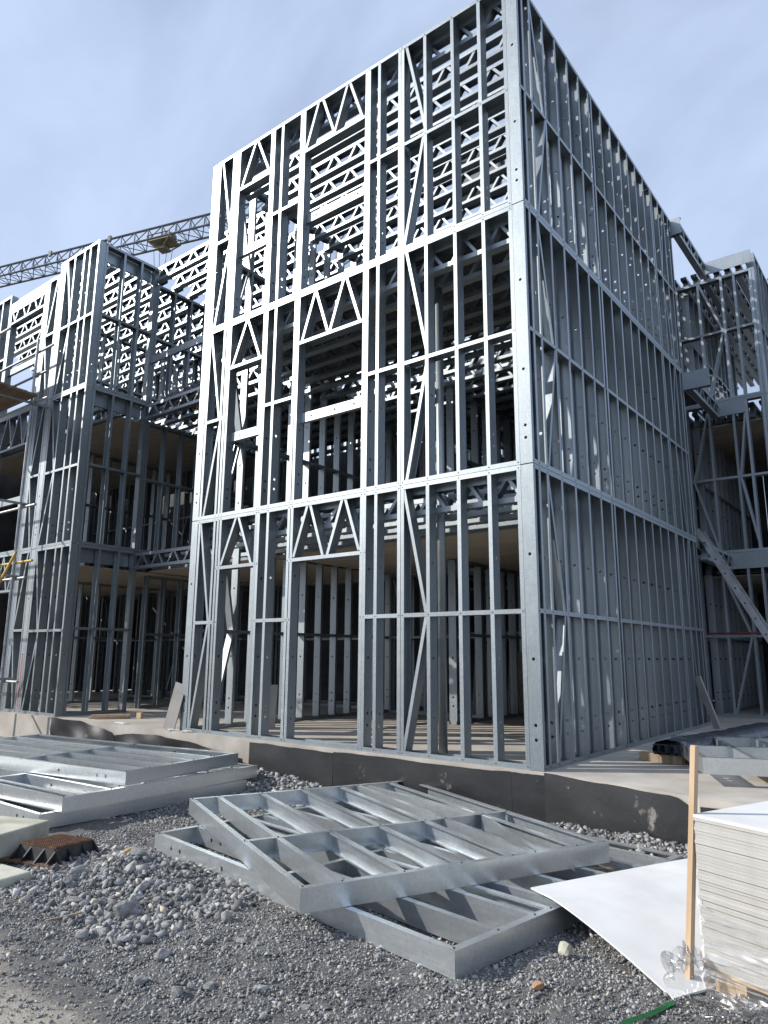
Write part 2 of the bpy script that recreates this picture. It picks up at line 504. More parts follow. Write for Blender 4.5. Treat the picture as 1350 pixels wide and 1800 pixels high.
def axis(lo, hi, step, far):
    a = list(np.arange(lo, hi + 1e-6, step))
    d = step
    l, r = lo, hi
    while r < far:
        d *= 1.35; r += d; a.append(r)
    d = step
    while l > -far:
        d *= 1.35; l -= d; a.insert(0, l)
    return np.array(a)
gx, gy = axis(-6, 3.5, 0.05, 900), axis(-6.5, 0.4, 0.05, 900)
XX, YY = np.meshgrid(gx, gy)
ZZ = hgt(XX, YY) + rng.normal(0, 0.004, XX.shape) * ((abs(XX) < 7) & (abs(YY) < 7))
ny_, nx_ = XX.shape
me = bpy.data.meshes.new('ground')
idx = np.arange(nx_ * ny_).reshape(ny_, nx_)
quads = np.stack([idx[:-1, :-1], idx[:-1, 1:], idx[1:, 1:], idx[1:, :-1]], -1).reshape(-1, 4)
me.from_pydata(np.stack([XX, YY, ZZ], -1).reshape(-1, 3).tolist(), [], quads.tolist())
me.materials.append(M['ground'])
struct('ground', me)

# ------------------------------------------------------------------ concrete slab
def poly_prism(pts, z0, z1, name, mat):
    mb = MB(); mb.profile(T(0, 0, z0), pts, z1 - z0, True); return mb.mesh(name, mat)
slab_pts = [(-30, -0.10), (-9.4, -0.10), (-6.2, -0.085), (-5.2, -0.075), (-2.5, -0.05), (0.02, -0.035), (0.7, -0.19), (1.38, -0.36),
            (1.47, -0.40), (2.2, -0.44), (9, -0.5), (9, 17), (-30, 17)]
struct('slab', poly_prism(slab_pts, -0.75, 0.0, 'slab', 'concrete'))

# black membrane / insulation sheets on the slab edge, as wavy strips
def wavy_sheet(name, p0, p1, z_top, z_bot, off, label, amp_top=0.006, amp=0.004, seed=0, droop=None, group=None):
    r = random.Random(seed)
    p0, p1 = Vector((*p0, 0)), Vector((*p1, 0))
    L = (p1 - p0).length
    d = (p1 - p0) / L
    nrm = Vector((d.y, -d.x, 0))
    nu, nv = max(8, int(L / 0.07)), 9
    ph = [r.uniform(0, 6.3) for _ in range(6)]
    mb = MB()
    front, back = [], []
    for i in range(nu + 1):
        s = L * i / nu
        zt = z_top + amp_top * (math.sin(3.1 * s + ph[0]) + .6 * math.sin(9 * s + ph[1]) + .4 * r.uniform(-1, 1))
        if droop: zt += droop(i / nu)
        for j in range(nv + 1):
            t = j / nv
            z = zt + (z_bot - zt) * t
            o = off + amp * (math.sin(4 * s + 5 * t + ph[2]) * .6 + math.sin(9 * s - 7 * t + ph[3]) * .4 + math.sin(2.2 * s + ph[4]) * .5)
            o = max(o, 0.006)
            mb.v.append(tuple(p0 + d * s + nrm * o + Z * z))
    n = len(mb.v)
    mb.v += [tuple(Vector(v) - nrm * 0.005) for v in mb.v]
    k = nv + 1
    for i in range(nu):
        for j in range(nv):
            a = i * k + j
            mb.f.append((a, a + 1, a + k + 1, a + k)); mb.f.append((n + a, n + a + k, n + a + k + 1, n + a + 1))
    V0 = list(mb.v)
    for i in range(nu):
        a = i * k; mb.quad(V0[a], V0[a + k], V0[n + a + k], V0[n + a])
    for j in range(nv):
        for a in (j, nu * k + j):
            mb.quad(V0[a], V0[a + 1], V0[n + a + 1], V0[n + a])
    o = put(name, mb.mesh(name, 'membrane', True))
    return tag(o, label, 'membrane', group)

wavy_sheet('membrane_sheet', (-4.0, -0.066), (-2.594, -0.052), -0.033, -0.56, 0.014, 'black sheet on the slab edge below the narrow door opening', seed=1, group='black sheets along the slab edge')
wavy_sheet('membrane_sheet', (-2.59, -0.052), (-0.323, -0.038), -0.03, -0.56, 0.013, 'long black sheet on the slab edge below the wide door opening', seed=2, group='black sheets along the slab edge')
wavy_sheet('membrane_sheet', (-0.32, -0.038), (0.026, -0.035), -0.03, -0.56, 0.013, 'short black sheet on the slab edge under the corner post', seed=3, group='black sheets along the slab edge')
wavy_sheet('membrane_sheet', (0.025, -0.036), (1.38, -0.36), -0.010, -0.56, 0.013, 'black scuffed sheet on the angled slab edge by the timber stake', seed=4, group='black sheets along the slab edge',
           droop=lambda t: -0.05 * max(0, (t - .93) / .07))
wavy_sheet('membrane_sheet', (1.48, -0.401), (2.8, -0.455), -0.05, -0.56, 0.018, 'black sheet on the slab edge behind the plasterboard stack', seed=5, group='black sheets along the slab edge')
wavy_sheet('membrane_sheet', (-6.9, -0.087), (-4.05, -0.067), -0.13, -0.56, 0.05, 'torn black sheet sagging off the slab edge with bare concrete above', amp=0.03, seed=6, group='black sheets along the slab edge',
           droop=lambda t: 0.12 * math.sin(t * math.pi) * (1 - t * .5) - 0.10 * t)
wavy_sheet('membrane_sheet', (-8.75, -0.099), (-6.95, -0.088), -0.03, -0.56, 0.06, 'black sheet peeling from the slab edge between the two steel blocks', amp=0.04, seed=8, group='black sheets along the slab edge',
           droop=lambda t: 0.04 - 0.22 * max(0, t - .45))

# mortar smears on the membrane
def blob(name, c, size, mat, label, cat, group, seed, flat=0.6, sub=2, rough=.3, rot=None):
    r = random.Random(seed)
    bmv, bmf = ico(sub)
    ph = [(r.uniform(-1, 1), r.uniform(-1, 1), r.uniform(-1, 1), r.uniform(0, 6)) for _ in range(5)]
    cuts = [Vector((r.gauss(0, 1), r.gauss(0, 1), r.gauss(0, 1))).normalized() for _ in range(16)]
    vs = []
    for v in bmv:
        v = Vector(v)
        k = 1 + rough * .35 * sum(math.sin(3 * (a * v.x + b_ * v.y + c_ * v.z) + p) for a, b_, c_, p in ph) / 2
        v = v * k
        for q in cuts:                       # planar facets like broken stone
            dd = v.dot(q)
            if dd > .62: v = v - q * (dd - .62)
        vs.append((v.x * size[0], v.y * size[1], v.z * size[2]))
    me = bpy.data.meshes.new(name)
    me.from_pydata(vs, [], bmf)
    me.materials.append(M[mat])
    q = Matrix.Rotation(r.uniform(0, 6.28) if rot is None else rot, 4, 'Z')
    return tag(put(name, me, T(*c) @ q), label, cat, group)

_ico = {}
def ico(sub):
    if sub in _ico: return _ico[sub]
    import bmesh
    bm = bmesh.new()
    bmesh.ops.create_icosphere(bm, subdivisions=sub, radius=1)
    bm.verts.ensure_lookup_table()
    _ico[sub] = ([tuple(v.co) for v in bm.verts], [tuple(v.index for v in f.verts) for f in bm.faces])
    bm.free()
    return _ico[sub]

# ------------------------------------------------------------------ main building
LV = (0.0, 3.0, 6.0)
SH = 2.997
main = thing('steel_frame_building', 'three storey galvanised steel frame block with open front and its corner post foremost', 'building', (-2.77, 3.0, 0))
FX0 = -5.41          # left end of the front panels
def sx_(x): return x - FX0
for lv, z in enumerate(LV):
    F = F_front(FX0, 0, z)
    stA = [(-5.392, 'a'), (-5.048, 'b'), (-4.975, 'a'), (-4.913, 'b'), (-4.163, 'a'), (-4.116, 'b'), (-3.932, 'b'), (-3.531, 'a'), (-3.472, 'b'),
           (-2.290, 'a'), (-2.243, 'b'), (-2.070, 'b'), (-1.729, 'a')]
    hd = 2.26
    rails = [(-5.39, -4.93, 1.5), (-4.16, -3.45, 1.5), (-2.285, -1.69, 1.5), (-4.93, -4.10, hd), (-3.515, -2.205, hd)]
    br = [(-5.33, SH - .03, -5.05, 1.53), (-5.05, 1.47, -5.33, 0.03)]
    for a, b_, n in ((-4.855, -4.185, 2), (-3.41, -2.305, 4)):
        p = (b_ - a) / n
        for i in range(n):
            lo, hi = hd + .03, SH - .03
            br.append((a + i * p + .02, lo if i % 2 == 0 else hi, a + (i + 1) * p - .02, hi if i % 2 == 0 else lo))
    base = panel(main, F, 3.725, SH, [(sx_(s), c) for s, c in stA], [(sx_(a), sx_(b_), h) for a, b_, h in rails],
                 [(sx_(a), h0, sx_(b_), h1) for a, h0, b_, h1 in br])
    if lv > 0:
        for a, b_ in ((-4.864, -4.166), (-3.424, -2.293)):
            put('window_sill', stud_mesh(b_ - a, 0.13, 0.06, -1, (0.2, 0.62, 0.95), mat='steel'),
                frame((a, 0.072, z + 1.26), -Y, -Z, X), base)
    # narrow panel between the joint and the corner
    F = F_front(-1.680, 0, z)
    s0 = 1.680
    panel(main, F, 1.540, SH, [(0.002, 'a'), (-1.326 + s0, 'b'), (-0.914 + s0, 'b'), (-0.533 + s0, 'b'), (-0.188 + s0, 'b')],
          [(0.03, 1.535, 1.5)], [(0.06, SH - .03, 0.365, 1.53), (0.365, 1.47, 0.06, 0.03)])
    # right hand wall, two panels
    ys = [0.123, 0.316, 0.681, 1.056, 1.442, 1.818, 2.172]
    F = F_right(0, 0, z)
    panel(main, F, 2.222, SH, [(0.0, 'a')] + [(y, 'b') for y in ys], [(0.02, 2.215, 1.5)],
          [(0.37, SH - .03, 0.665, 1.53), (0.665, 1.47, 0.37, 0.03)])
    ys = [0.045, 0.403, 0.789, 1.178, 1.533, 1.904, 2.282, 2.654]
    panel(main, F_right(0, 2.228, z), 2.70, SH, [(y, 'b') for y in ys], [(0.02, 2.69, 1.5)])
    panel(main, F_right(0, 4.932, z), 1.17, SH, [(0.03, 'b'), (0.38, 'b'), (0.71, 'b'), (0.975, 'b'), (1.12, 'b')], [(0.02, 1.16, 1.5)],
          [(0.70, SH - .03, 0.42, 1.53), (0.42, 1.47, 0.70, 0.03)])
    # left hand wall (seen from inside), s runs towards the camera
    Lw = 6.1
    panel(main, F_left(-5.55, Lw, z), Lw, SH, [(Lw - FL, 'b')] + [(Lw - y - FL, 'b') for y in (0.42, 0.80, 1.18, 1.56, 1.9, 2.3, 2.7, 3.1, 3.5, 3.9, 4.3, 4.7, 5.1, 5.5, 5.9)],
          [(0.02, Lw - 0.02, 1.4)], [(Lw - .46, 2.9, Lw - .76, 1.43), (Lw - .76, 1.37, Lw - .46, 0.1)])
    # back wall
    panel(main, F_front(-5.40, 5.96, z), 5.25, SH, [(0.02 + .4 * i, 'a') for i in range(14)], [(0.02, 5.2, 1.5)],
          [(0.5, 2.9, .82, 1.55), (.82, 1.45, .5, .1), (4.4, 2.9, 4.05, 1.55), (4.05, 1.45, 4.4, .1)])
    # inner partitions
    panel(main, F_right(-3.1, 3.4, z), 2.5, 2.62, [(0.02 + .41 * i, 'a') for i in range(7)], [(0.02, 2.45, 1.4)])
    if lv < 2:
        panel(main, F_front(-5.38, 4.6, z), 2.1, 2.62, [(0.02 + .4 * i, 'a') for i in range(6)], [(0.02, 2.08, 1.4)], [(.1, 2.5, .4, 1.4)])
    # trusses along X
    for k in range(15):
        y = 0.2 + 0.4 * k
        truss(main, T(-5.405, y, z + 2.65), 5.262, indiv=(k < 5) or (lv == 2 and k < 6))
    if lv < 2:  # added boarded partition, unseen behind the right wall, to block light reaching it
        panel(main, F_right(-1.0, 2.3, z), 3.6, 2.62, [(0.02 + .41 * i, 'a') for i in range(9)], [(0.02, 3.55, 1.4)])
        mp_ = MB().box(0, 1.19, 0, .013, 0, 2.6).mesh('added_shade_board', 'board_grey')
        for i in range(3):
            put('added_shade_board', mp_, frame((-.985, 2.32 + 1.2 * i, z + .01), Y, -X, Z), main)
# ceiling and decks
boards(main, 'ceiling_board', 'soffit', -5.38, -0.16, 1.5, 5.7, 2.63, 2.645, 2, 4)
boards(main, 'floor_board', 'soffit', -5.38, -0.16, 1.4, 5.9, 2.962, 2.98, 4, 2)
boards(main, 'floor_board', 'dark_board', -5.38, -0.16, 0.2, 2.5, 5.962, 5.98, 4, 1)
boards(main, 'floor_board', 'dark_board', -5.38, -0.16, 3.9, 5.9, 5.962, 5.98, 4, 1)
# stub beams at the far end of the right wall
mb = MB(); mb.profile(T(0.0, 6.12, 5.68) @ ALONG, [(-0.0, 0.1), (0, 0), (-0.32, 0), (-0.32, 0.1)], 0.43)
put('stub_beam', mb.mesh('stub_beam', 'steel'), I4, main)
mb = MB(); mb.profile(T(-0.05, 6.12, 8.70) @ ALONG, [(-0.0, 0.1), (0, 0), (-0.32, 0), (-0.32, 0.1)], 0.22)
put('stub_beam', mb.mesh('stub_beam', 'steel'), I4, main)

# ------------------------------------------------------------------ left block with the recess
left = thing('steel_frame_building', 'steel frame block beside the scaffold, joined to the tall block by a trussed recess', 'building', (-11.0, 2.0, 0))
LX = -14.2
for lv, z in enumerate(LV):
    F = F_front(LX, 0, z)
    s = lambda x: x - LX
    panel(left, F_front(-10.28, 0, z), 1.28, SH, [(0.0, 'a'), (0.36, 'b'), (0.72, 'b'), (0.94, 'b'), (1.232, 'b')], [(0.02, 1.27, 1.46)],
          [(0.06, SH - .03, 0.37, 1.49), (0.37, 1.43, 0.06, 0.03)])
    # front-facing post between the two facade sections
    put('post', stud_mesh(2.99, 0.15, 0.06, 1, HOLES), frame((-10.44, 0.0, z + .003), Y, X, Z), left)
    panel(left, F_front(-10.93, 0, z), 0.48, 2.75 if lv == 2 else SH, [(0.0, 'a'), (0.05, 'b'), (0.43, 'b')], [(0.02, 0.47, 1.48)],
          [(0.38, (2.72 if lv == 2 else SH - .03), 0.10, 1.51), (0.10, 1.45, 0.38, 0.03)])
    # window section with truss header
    hb = [(1.65 - .1 - i * .26, 2.27 if i % 2 else 2.70, 1.65 - .1 - (i + 1) * .26 + .03, 2.70 if i % 2 else 2.27) for i in range(6)]
    panel(left, F_front(-12.62, 0, z), 1.68, 2.75 if lv == 2 else SH, [(0.0, 'a'), (0.05, 'b'), (1.58, 'a'), (1.63, 'b')], [(0.02, 1.66, 2.25)],
          [(a, h0, b_, h1 if lv == 2 else (h1 if h1 < 2.5 else 2.96)) if lv == 2 or h0 < 2.5 else (a, 2.96, b_, h1) for a, h0, b_, h1 in hb], gaps=())
    if lv > 0:
        put('window_sill', stud_mesh(1.52, 0.13, 0.06, -1, (), mat='steel'), frame((-12.54, 0.07, z + 1.18), -Y, -Z, X), left)
    panel(left, F_front(-16.2, 0, z), 3.57, SH, [(0.02 + .39 * i, 'b') for i in range(10)], [(0.02, 3.55, 1.46)])
    # side wall along Y at x=-9
    panel(left, F_right(-9.0, 0.145, z), 1.21, SH, [(0.0, 'a'), (0.40, 'b'), (0.79, 'b'), (1.12, 'a'), (1.162, 'b')], [(0.02, 1.2, 1.5)])
    if lv > 0:
        panel(left, F_right(-9.0, 1.36, z), 4.7, 2.64, [(0.0 + .42 * i, 'b') for i in range(12)], [(0.02, 4.68, 1.45)])
    else:
        panel(left, F_right(-9.6, 2.0, z), 3.6, 2.64, [(0.0 + .42 * i, 'b') for i in range(9)], [(0.02, 3.58, 1.45)])
    # beam behind the side wall header
    mb = MB(); mb.profile(frame((-9.16, 0.17, z + 2.70), -X, Z, Y), [(0.05, 0), (0, 0), (0, .27), (.05, .27)], 1.1)
    put('header_beam', mb.mesh('header_beam', 'steel'), I4, left)
    # recess trusses and block trusses
    for k in range(9):
        y = 1.33 + 0.40 * k
        truss(left, T(-8.98, y, z + 2.65), 3.40, indiv=(k < 5))
    for k in range(14):
        y = 0.45 + 0.40 * k
        truss(left, T(-15.8, y, z + 2.65), 6.6, indiv=False)
    # inner walls
    panel(left, F_front(-15.8, 4.2, z), 6.7, 2.64, [(0.02 + .42 * i, 'a') for i in range(16)], [(0.02, 6.65, 1.4)], [(1, 2.5, 1.4, 1.4), (4, .2, 4.4, 1.4)])
    panel(left, F_right(-12.0, 1.5, z), 2.6, 2.64, [(0.02 + .42 * i, 'a') for i in range(7)], [(0.02, 2.55, 1.4)])
    panel(left, F_front(-8.95, 5.0, z), 3.4, 2.64, [(0.02 + .42 * i, 'a') for i in range(9)], [(0.02, 3.35, 1.4)], [(.5, 2.5, .9, 1.4)])
boards(left, 'ceiling_board', 'soffit', -15.8, -9.2, 0.3, 5.6, 2.63, 2.645, 3, 3)
boards(left, 'ceiling_board', 'soffit', -9.0, -5.58, 1.62, 5.6, 2.63, 2.645, 2, 3)
boards(left, 'floor_board', 'soffit', -9.0, -5.58, 1.9, 5.6, 2.962, 2.98, 2, 2)
boards(left, 'ceiling_board', 'soffit', -15.8, -9.2, 0.9, 5.6, 5.63, 5.645, 3, 3)
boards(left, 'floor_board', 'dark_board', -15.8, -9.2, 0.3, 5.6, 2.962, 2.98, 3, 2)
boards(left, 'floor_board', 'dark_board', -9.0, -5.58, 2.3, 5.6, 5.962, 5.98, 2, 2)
# guard beam across the recess on the top storey
put('guard_beam', stud_mesh(3.44, 0.14, 0.05, -1, ()), frame((-9.0, 1.30, 7.0), -Y, -Z, X), left)
# grey fascia sheet above the window header
mb = MB().box(-12.6, -10.95, 0.16, 0.17, 8.66, 8.96); put('fascia_sheet', mb.mesh('fascia_sheet', 'steel'), I4, left)
mb = MB().box(-12.6, -10.95, -0.004, 0.0, 8.50, 8.70); put('fascia_strip', mb.mesh('fascia_strip', 'steel'), I4, left)

put('marking_tape', MB().box(-10.385, -10.36, -.004, -.001, .10, 1.0).mesh('marking_tape', 'pink'), I4, left)
# ------------------------------------------------------------------ rear wing and right pier
rear = thing('steel_frame_building', 'shaded steel frame wing behind the ladder with a sunlit roof corner', 'building', (-2.0, 10.5, 0))
for lv, z in enumerate(LV):
    y0 = 8.05
    panel(rear, F_front(-0.5, y0, z), 1.5, 2.62 if lv == 2 else SH,
          [(0.0, 'a'), (0.42, 'b'), (0.86, 'b'), (1.10, 'b'), (1.40, 'a'), (1.452, 'b')], [(0.02, 1.48, 1.45)],
          [(0.47, 2.6, 0.86, 1.48), (0.86, 1.42, 0.48, .03)] if lv != 1 else [(0.42, 2.9, 0.06, 1.48), (0.06, 1.42, 0.42, .03), (1.1, 2.9, .9, 1.48), (.9, 1.42, 1.12, .03)])
    panel(rear, F_right(1.0, y0 + .145, z), 2.6, SH, [(0.0, 'a'), (0.4, 'a'), (0.8, 'a'), (1.2, 'a'), (1.6, 'a'), (2.0, 'a'), (2.5, 'b')], [(0.02, 2.58, 1.45)],
          [(0.06, 2.9, .4, 1.5)])
    panel(rear, F_front(1.02, y0 + 1.4, z), 1.65, SH, [(0.02 + .4 * i, 'a') for i in range(5)], [(0.02, 1.6, 1.45)], [(.1, 2.9, .4, 1.5)])
    if lv < 2:
        mb = MB(); mb.profile(T(0.1, y0 - 0.02, z + 2.69) @ ALONG, [(0.0, 0.06), (0, 0), (-0.28, 0), (-0.28, 0.06)], 0.95 if lv == 0 else .5)
        put('edge_beam', mb.mesh('edge_beam', 'steel'), I4, rear)
    panel(rear, F_front(-13.0, y0, z), 12.4, 2.64, [(0.02 + .42 * i, 'a') for i in range(29)], [(0.02, 12.3, 1.45)],
          [(2, 2.5, 2.4, 1.5), (6.2, 2.5, 6.6, 1.5), (10.5, 2.5, 10.1, 1.5), (10.1, 1.4, 10.5, .1)])
    for x in (-9.4, -6.2, -3.0, -0.3):
        panel(rear, F_right(x, y0 + .2, z), 4.6, 2.64, [(0.02 + .42 * i, 'a') for i in range(11)], [(0.02, 4.5, 1.4)])
    panel(rear, F_front(-13.0, 10.6, z), 12.4, 2.64, [(0.02 + .45 * i, 'a') for i in range(27)], [(0.02, 12.3, 1.45)])
    # trusses along Y: over the gap and over the wing
    for i in range(9):
        x = 0.08 - 0.62 * i
        truss(rear, F_alongY(x, 6.14, z + 2.66), 1.9, indiv=False)
    for i in range(23):
        x = 0.88 - 0.205 * i if i < 15 else -2.6 - 1.2 * (i - 15)
        truss(rear, F_alongY(x, y0 + .15, z + 2.62), 6.8 if lv == 2 else 4.7, indiv=(i < 5 and lv == 2))
    for i in range(3):
        truss(rear, F_alongY(1.35 + .5 * i, y0 + 1.6, z + 2.62), 3.2, indiv=False)
boards(rear, 'roof_fascia', 'steel', 0.02, 0.98, 8.00, 8.02, 8.72, 8.99, 1, 1)
boards(rear, 'ceiling_board', 'soffit', -13, 1.0, 8.3, 12.9, 2.58, 2.60, 6, 2)
boards(rear, 'ceiling_board', 'soffit', -13, 1.0, 8.3, 12.9, 5.58, 5.60, 6, 2)
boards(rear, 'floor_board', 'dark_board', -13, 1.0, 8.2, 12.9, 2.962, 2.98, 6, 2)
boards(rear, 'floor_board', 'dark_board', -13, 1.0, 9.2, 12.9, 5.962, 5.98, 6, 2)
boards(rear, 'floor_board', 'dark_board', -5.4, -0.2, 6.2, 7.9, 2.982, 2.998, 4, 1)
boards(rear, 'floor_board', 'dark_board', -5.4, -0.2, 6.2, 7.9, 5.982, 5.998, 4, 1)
# dark backdrop boards added behind the wing so the interior stays dark
me = MB().box(0, 1.19, 0, 0.02, 0, 2.94).mesh('added_backdrop_board', 'dark_board')
for lv in range(2):
    for i in range(23):
        if (i, lv) in ((9, 0), (14, 1)): continue
        put('added_backdrop_board', me, T(-24 + 1.2 * i, 13.0, LV[lv] + .02), rear)
for lv in range(2):  # more added dark boards, closing the left end against outside light
    for i in range(7):
        put('added_backdrop_board', me, frame((-16.3, 6.0 + i * 1.2, LV[lv] + .02), Y, -X, Z), rear)

for lv in range(2):  # added end boards keep light out of the wing from the right
    for i in range(3):
        put('added_backdrop_board', me, frame((2.75, 9.6 + i * 1.2, LV[lv] + .02), Y, -X, Z), rear)
me2 = MB().box(0, 1.19, 0, 0.02, 0, 2.94).mesh('added_backdrop_board', 'dark_board')  # dark backdrop added behind the left block to hide the bright horizon
for lv in range(2):
    for i in range(9):
        put('added_backdrop_board', me2, T(-16.3 + 1.2 * i, 6.2, LV[lv] + .02), left)
    for i in range(5):
        put('added_backdrop_board', me2, frame((-16.3, 0.2 + i * 1.2, LV[lv] + .02), Y, -X, Z), left)
# ------------------------------------------------------------------ wall panels lying on the ground
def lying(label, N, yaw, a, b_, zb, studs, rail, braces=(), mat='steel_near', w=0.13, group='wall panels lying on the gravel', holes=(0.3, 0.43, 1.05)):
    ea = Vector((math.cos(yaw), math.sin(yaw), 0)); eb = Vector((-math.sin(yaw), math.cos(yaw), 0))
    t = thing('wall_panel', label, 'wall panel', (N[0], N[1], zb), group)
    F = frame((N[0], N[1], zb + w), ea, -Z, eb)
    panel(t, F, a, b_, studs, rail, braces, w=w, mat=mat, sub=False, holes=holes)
    return t
lying('long galvanised wall panel lying on the gravel beneath another steel panel', (0.996, -3.142), 1.422, 2.586, 3.253, -0.515,
      [(0.0, 'a'), (0.36, 'a'), (0.70, 'a'), (0.86, 'b'), (1.02, 'a'), (1.36, 'a'), (1.72, 'a'), (2.06, 'a'), (2.36, 'a'), (2.54, 'b')], [(0.02, 2.57, 1.62)], holes=(2.2, 2.82, 2.96))
lying('galvanised wall panel resting askew on top of a longer panel before the slab', (0.036, -3.263), 1.138, 2.357, 2.888, -0.380,
      [(0.0, 'a'), (0.25, 'a'), (0.67, 'b'), (1.09, 'b'), (1.50, 'b'), (1.69, 'a'), (2.06, 'b'), (2.31, 'b')], [(0.02, 2.34, 1.18)],
      [(2.05, 1.15, 1.75, 0.05), (1.78, 2.8, 2.05, 1.25)], holes=())
lying('topmost steel wall panel of the stack beside the precast concrete blocks', (-3.546, -2.105), R(97.8), 1.67, 3.83, -0.235,
      [(0.0, 'a'), (0.30, 'a'), (0.62, 'a'), (0.94, 'a'), (1.26, 'a'), (1.62, 'b')], [(0.02, 1.65, 1.75)])
lying('middle steel wall panel of the stack beside the precast concrete blocks', (-3.492, -2.78), R(92.5), 2.489, 3.3, -0.378,
      [(0.0, 'a'), (0.12, 'b'), (0.5, 'a'), (0.9, 'a'), (1.3, 'a'), (1.7, 'a'), (2.1, 'a'), (2.44, 'b')], [(0.02, 2.47, 1.6)])
lying('bottom steel wall panel of the stack beside the precast concrete blocks', (-3.60, -2.93), R(89), 2.44, 3.2, -0.515,
      [(0.0, 'a'), (0.4, 'a'), (0.8, 'a'), (1.2, 'a'), (1.6, 'a'), (2.0, 'a'), (2.39, 'b')], [(0.02, 2.42, 1.6)])
lying('steel wall panel lying on the slab beside the wrapped bundle', (1.37, 0.17), R(24), 2.4, 1.8, 0.10,
      [(0.0, 'a'), (0.4, 'a'), (0.8, 'a'), (1.2, 'a'), (1.6, 'a'), (2.0, 'a'), (2.35, 'b')], [(0.02, 2.38, 0.9)], group=None)
for k, (x, y) in enumerate(((1.75, 0.75), (2.35, 1.9))):
    mb = MB().box(-.5, .5, -.04, .04, 0.0, 0.098)
    tag(put('timber_bearer', mb.mesh('timber_bearer', 'old_timber'), T(x, y, 0) @ Matrix.Rotation(R(114), 4, 'Z')),
        'timber bearer on the slab under the lying steel panel', 'timber', 'bearers under the slab panel')

# ------------------------------------------------------------------ loose objects
# wrapped bundle of studs on the slab
bt = thing('stud_bundle', 'bundle of steel studs in dark plastic wrap lying on the slab', 'bundle', (0.9, 3.2, 0))
Fb = frame((0.82, 1.22, 0.09), Vector((math.cos(R(83)), math.sin(R(83)), 0)), Vector((-math.sin(R(83)), math.cos(R(83)), 0)), Z)
mb = MB()
nb, prof = 26, [(-0.20, 0), (-0.21, .06), (-0.16, .125), (-.05, .15), (.08, .145), (.18, .12), (.21, .05), (.20, 0)]
for i in range(nb + 1):
    for (yy, zz) in prof:
        mb.v.append((i * 3.0 / nb, yy + random.uniform(-.008, .008), max(0, zz + random.uniform(-.01, .01))))
k = len(prof)
for i in range(nb):
    for j in range(k):
        mb.f.append((i * k + j, i * k + (j + 1) % k, (i + 1) * k + (j + 1) % k, (i + 1) * k + j))
mb.f.append(tuple(range(nb * k, nb * k + k)))
put('wrap', mb.mesh('wrap', 'dark_wrap', True), Fb, bt)
for yy in (-.12, -.03, .06, .14):
    put('stud', stud_mesh(3.04, 0.08, 0.05, 1, ()), Fb @ frame((-0.04, yy, 0.02), Y, Z, X), bt)
for k, s_ in enumerate((0.12, 1.5, 2.8)):
    mb = MB().box(-.04, .04, -.36 if k else -.05, .36 if k else .40, 0.002, 0.088)
    tag(put('timber_bearer', mb.mesh('timber_bearer', 'old_timber'), Fb @ T(s_ - (.0 if k else .0), 0, -.09)), 'timber bearer on the slab under the wrapped bundle', 'timber', 'bearers under the wrapped bundle')

# plank leaning on the right wall
mb = MB().box(-0.05, 0.05, -0.02, 0.02, 0, 0.80)
a0, a1 = Vector((0.235, 5.50, 0.005)), Vector((0.03, 5.38, 0.77))
d = (a1 - a0).normalized(); xx = Vector((0.3, 1, 0)).cross(d).normalized(); yy = d.cross(xx)
tag(put('timber_plank', mb.mesh('timber_plank', 'board_grey'), frame(a0, xx, yy, d)), 'short grey plank leaning on the foot of the shaded right wall', 'plank')

# ladder leaning near the back corner
ld = thing('ladder', 'aluminium ladder leaning on the rear edge of the tall block', 'ladder', (1.7, 6.3, 0))
b0, b1 = Vector((1.62, 6.25, 0)), Vector((-0.02, 6.25, 3.2))
d = (b1 - b0).normalized(); yy = Vector((0, 1, 0)); xx = yy.cross(d)
Fl = frame(b0, xx, yy, d); Ll = (b1 - b0).length
for o_, nm in ((0, 'stile'), (0.36, 'stile')):
    mb = MB().box(-.046, .046, o_, o_ + .028, 0, Ll); put(nm, mb.mesh(nm, 'alu'), Fl, ld)
for o_ in (-.03,):
    mb = MB().box(-.05, .05, o_ - .0, o_ + .024, .6, Ll - .35); put('stile', mb.mesh('stile', 'alu'), Fl, ld)
me = MB().tube((0, -.034, 0), (0, .392, 0), 0.015, 8).mesh('rung', 'iron')
for i in range(12):
    put('rung', me, Fl @ T(0, 0, .2 + i * .28), ld)
tag(put('guard_rail', MB().tube((-.4, 7.95, 1.5), (2.7, 7.95, 1.5), 0.017, 10).mesh('guard_rail', 'red')), 'red rail across the rear wing openings behind the ladder', 'rail')

# grey boards leaning against the left post
for k, (x, y, w_, h_, lean, rz) in enumerate(((-5.74, -0.06, .20, .66, .17, 8), (-5.68, -0.075, .17, .52, .13, 5))):
    mb = MB().box(-w_ / 2, w_ / 2, 0, 0.014, 0, h_)
    # wedge cut top
    me = mb.mesh('cement_board', 'board_grey')
    Mx = T(x, y, 0.006) @ Matrix.Rotation(R(rz), 4, 'Z') @ Matrix.Rotation(R(13), 4, 'Y') @ Matrix.Rotation(R(-4), 4, 'X')
    tag(put('cement_board', me, Mx), ('tall grey board offcut leaning on the steel post by the slab edge', 'shorter grey board offcut leaning before the taller offcut')[k], 'board', 'grey board offcuts')
mb = MB().box(-.14, .14, 0, .02, 0, .62)
tag(put('cement_board', mb.mesh('cement_board', 'board_grey'), T(-4.92, 1.05, .004) @ Matrix.Rotation(R(18), 4, 'Z') @ Matrix.Rotation(R(-6), 4, 'X')),
    'beige board standing inside the narrow door opening', 'board')
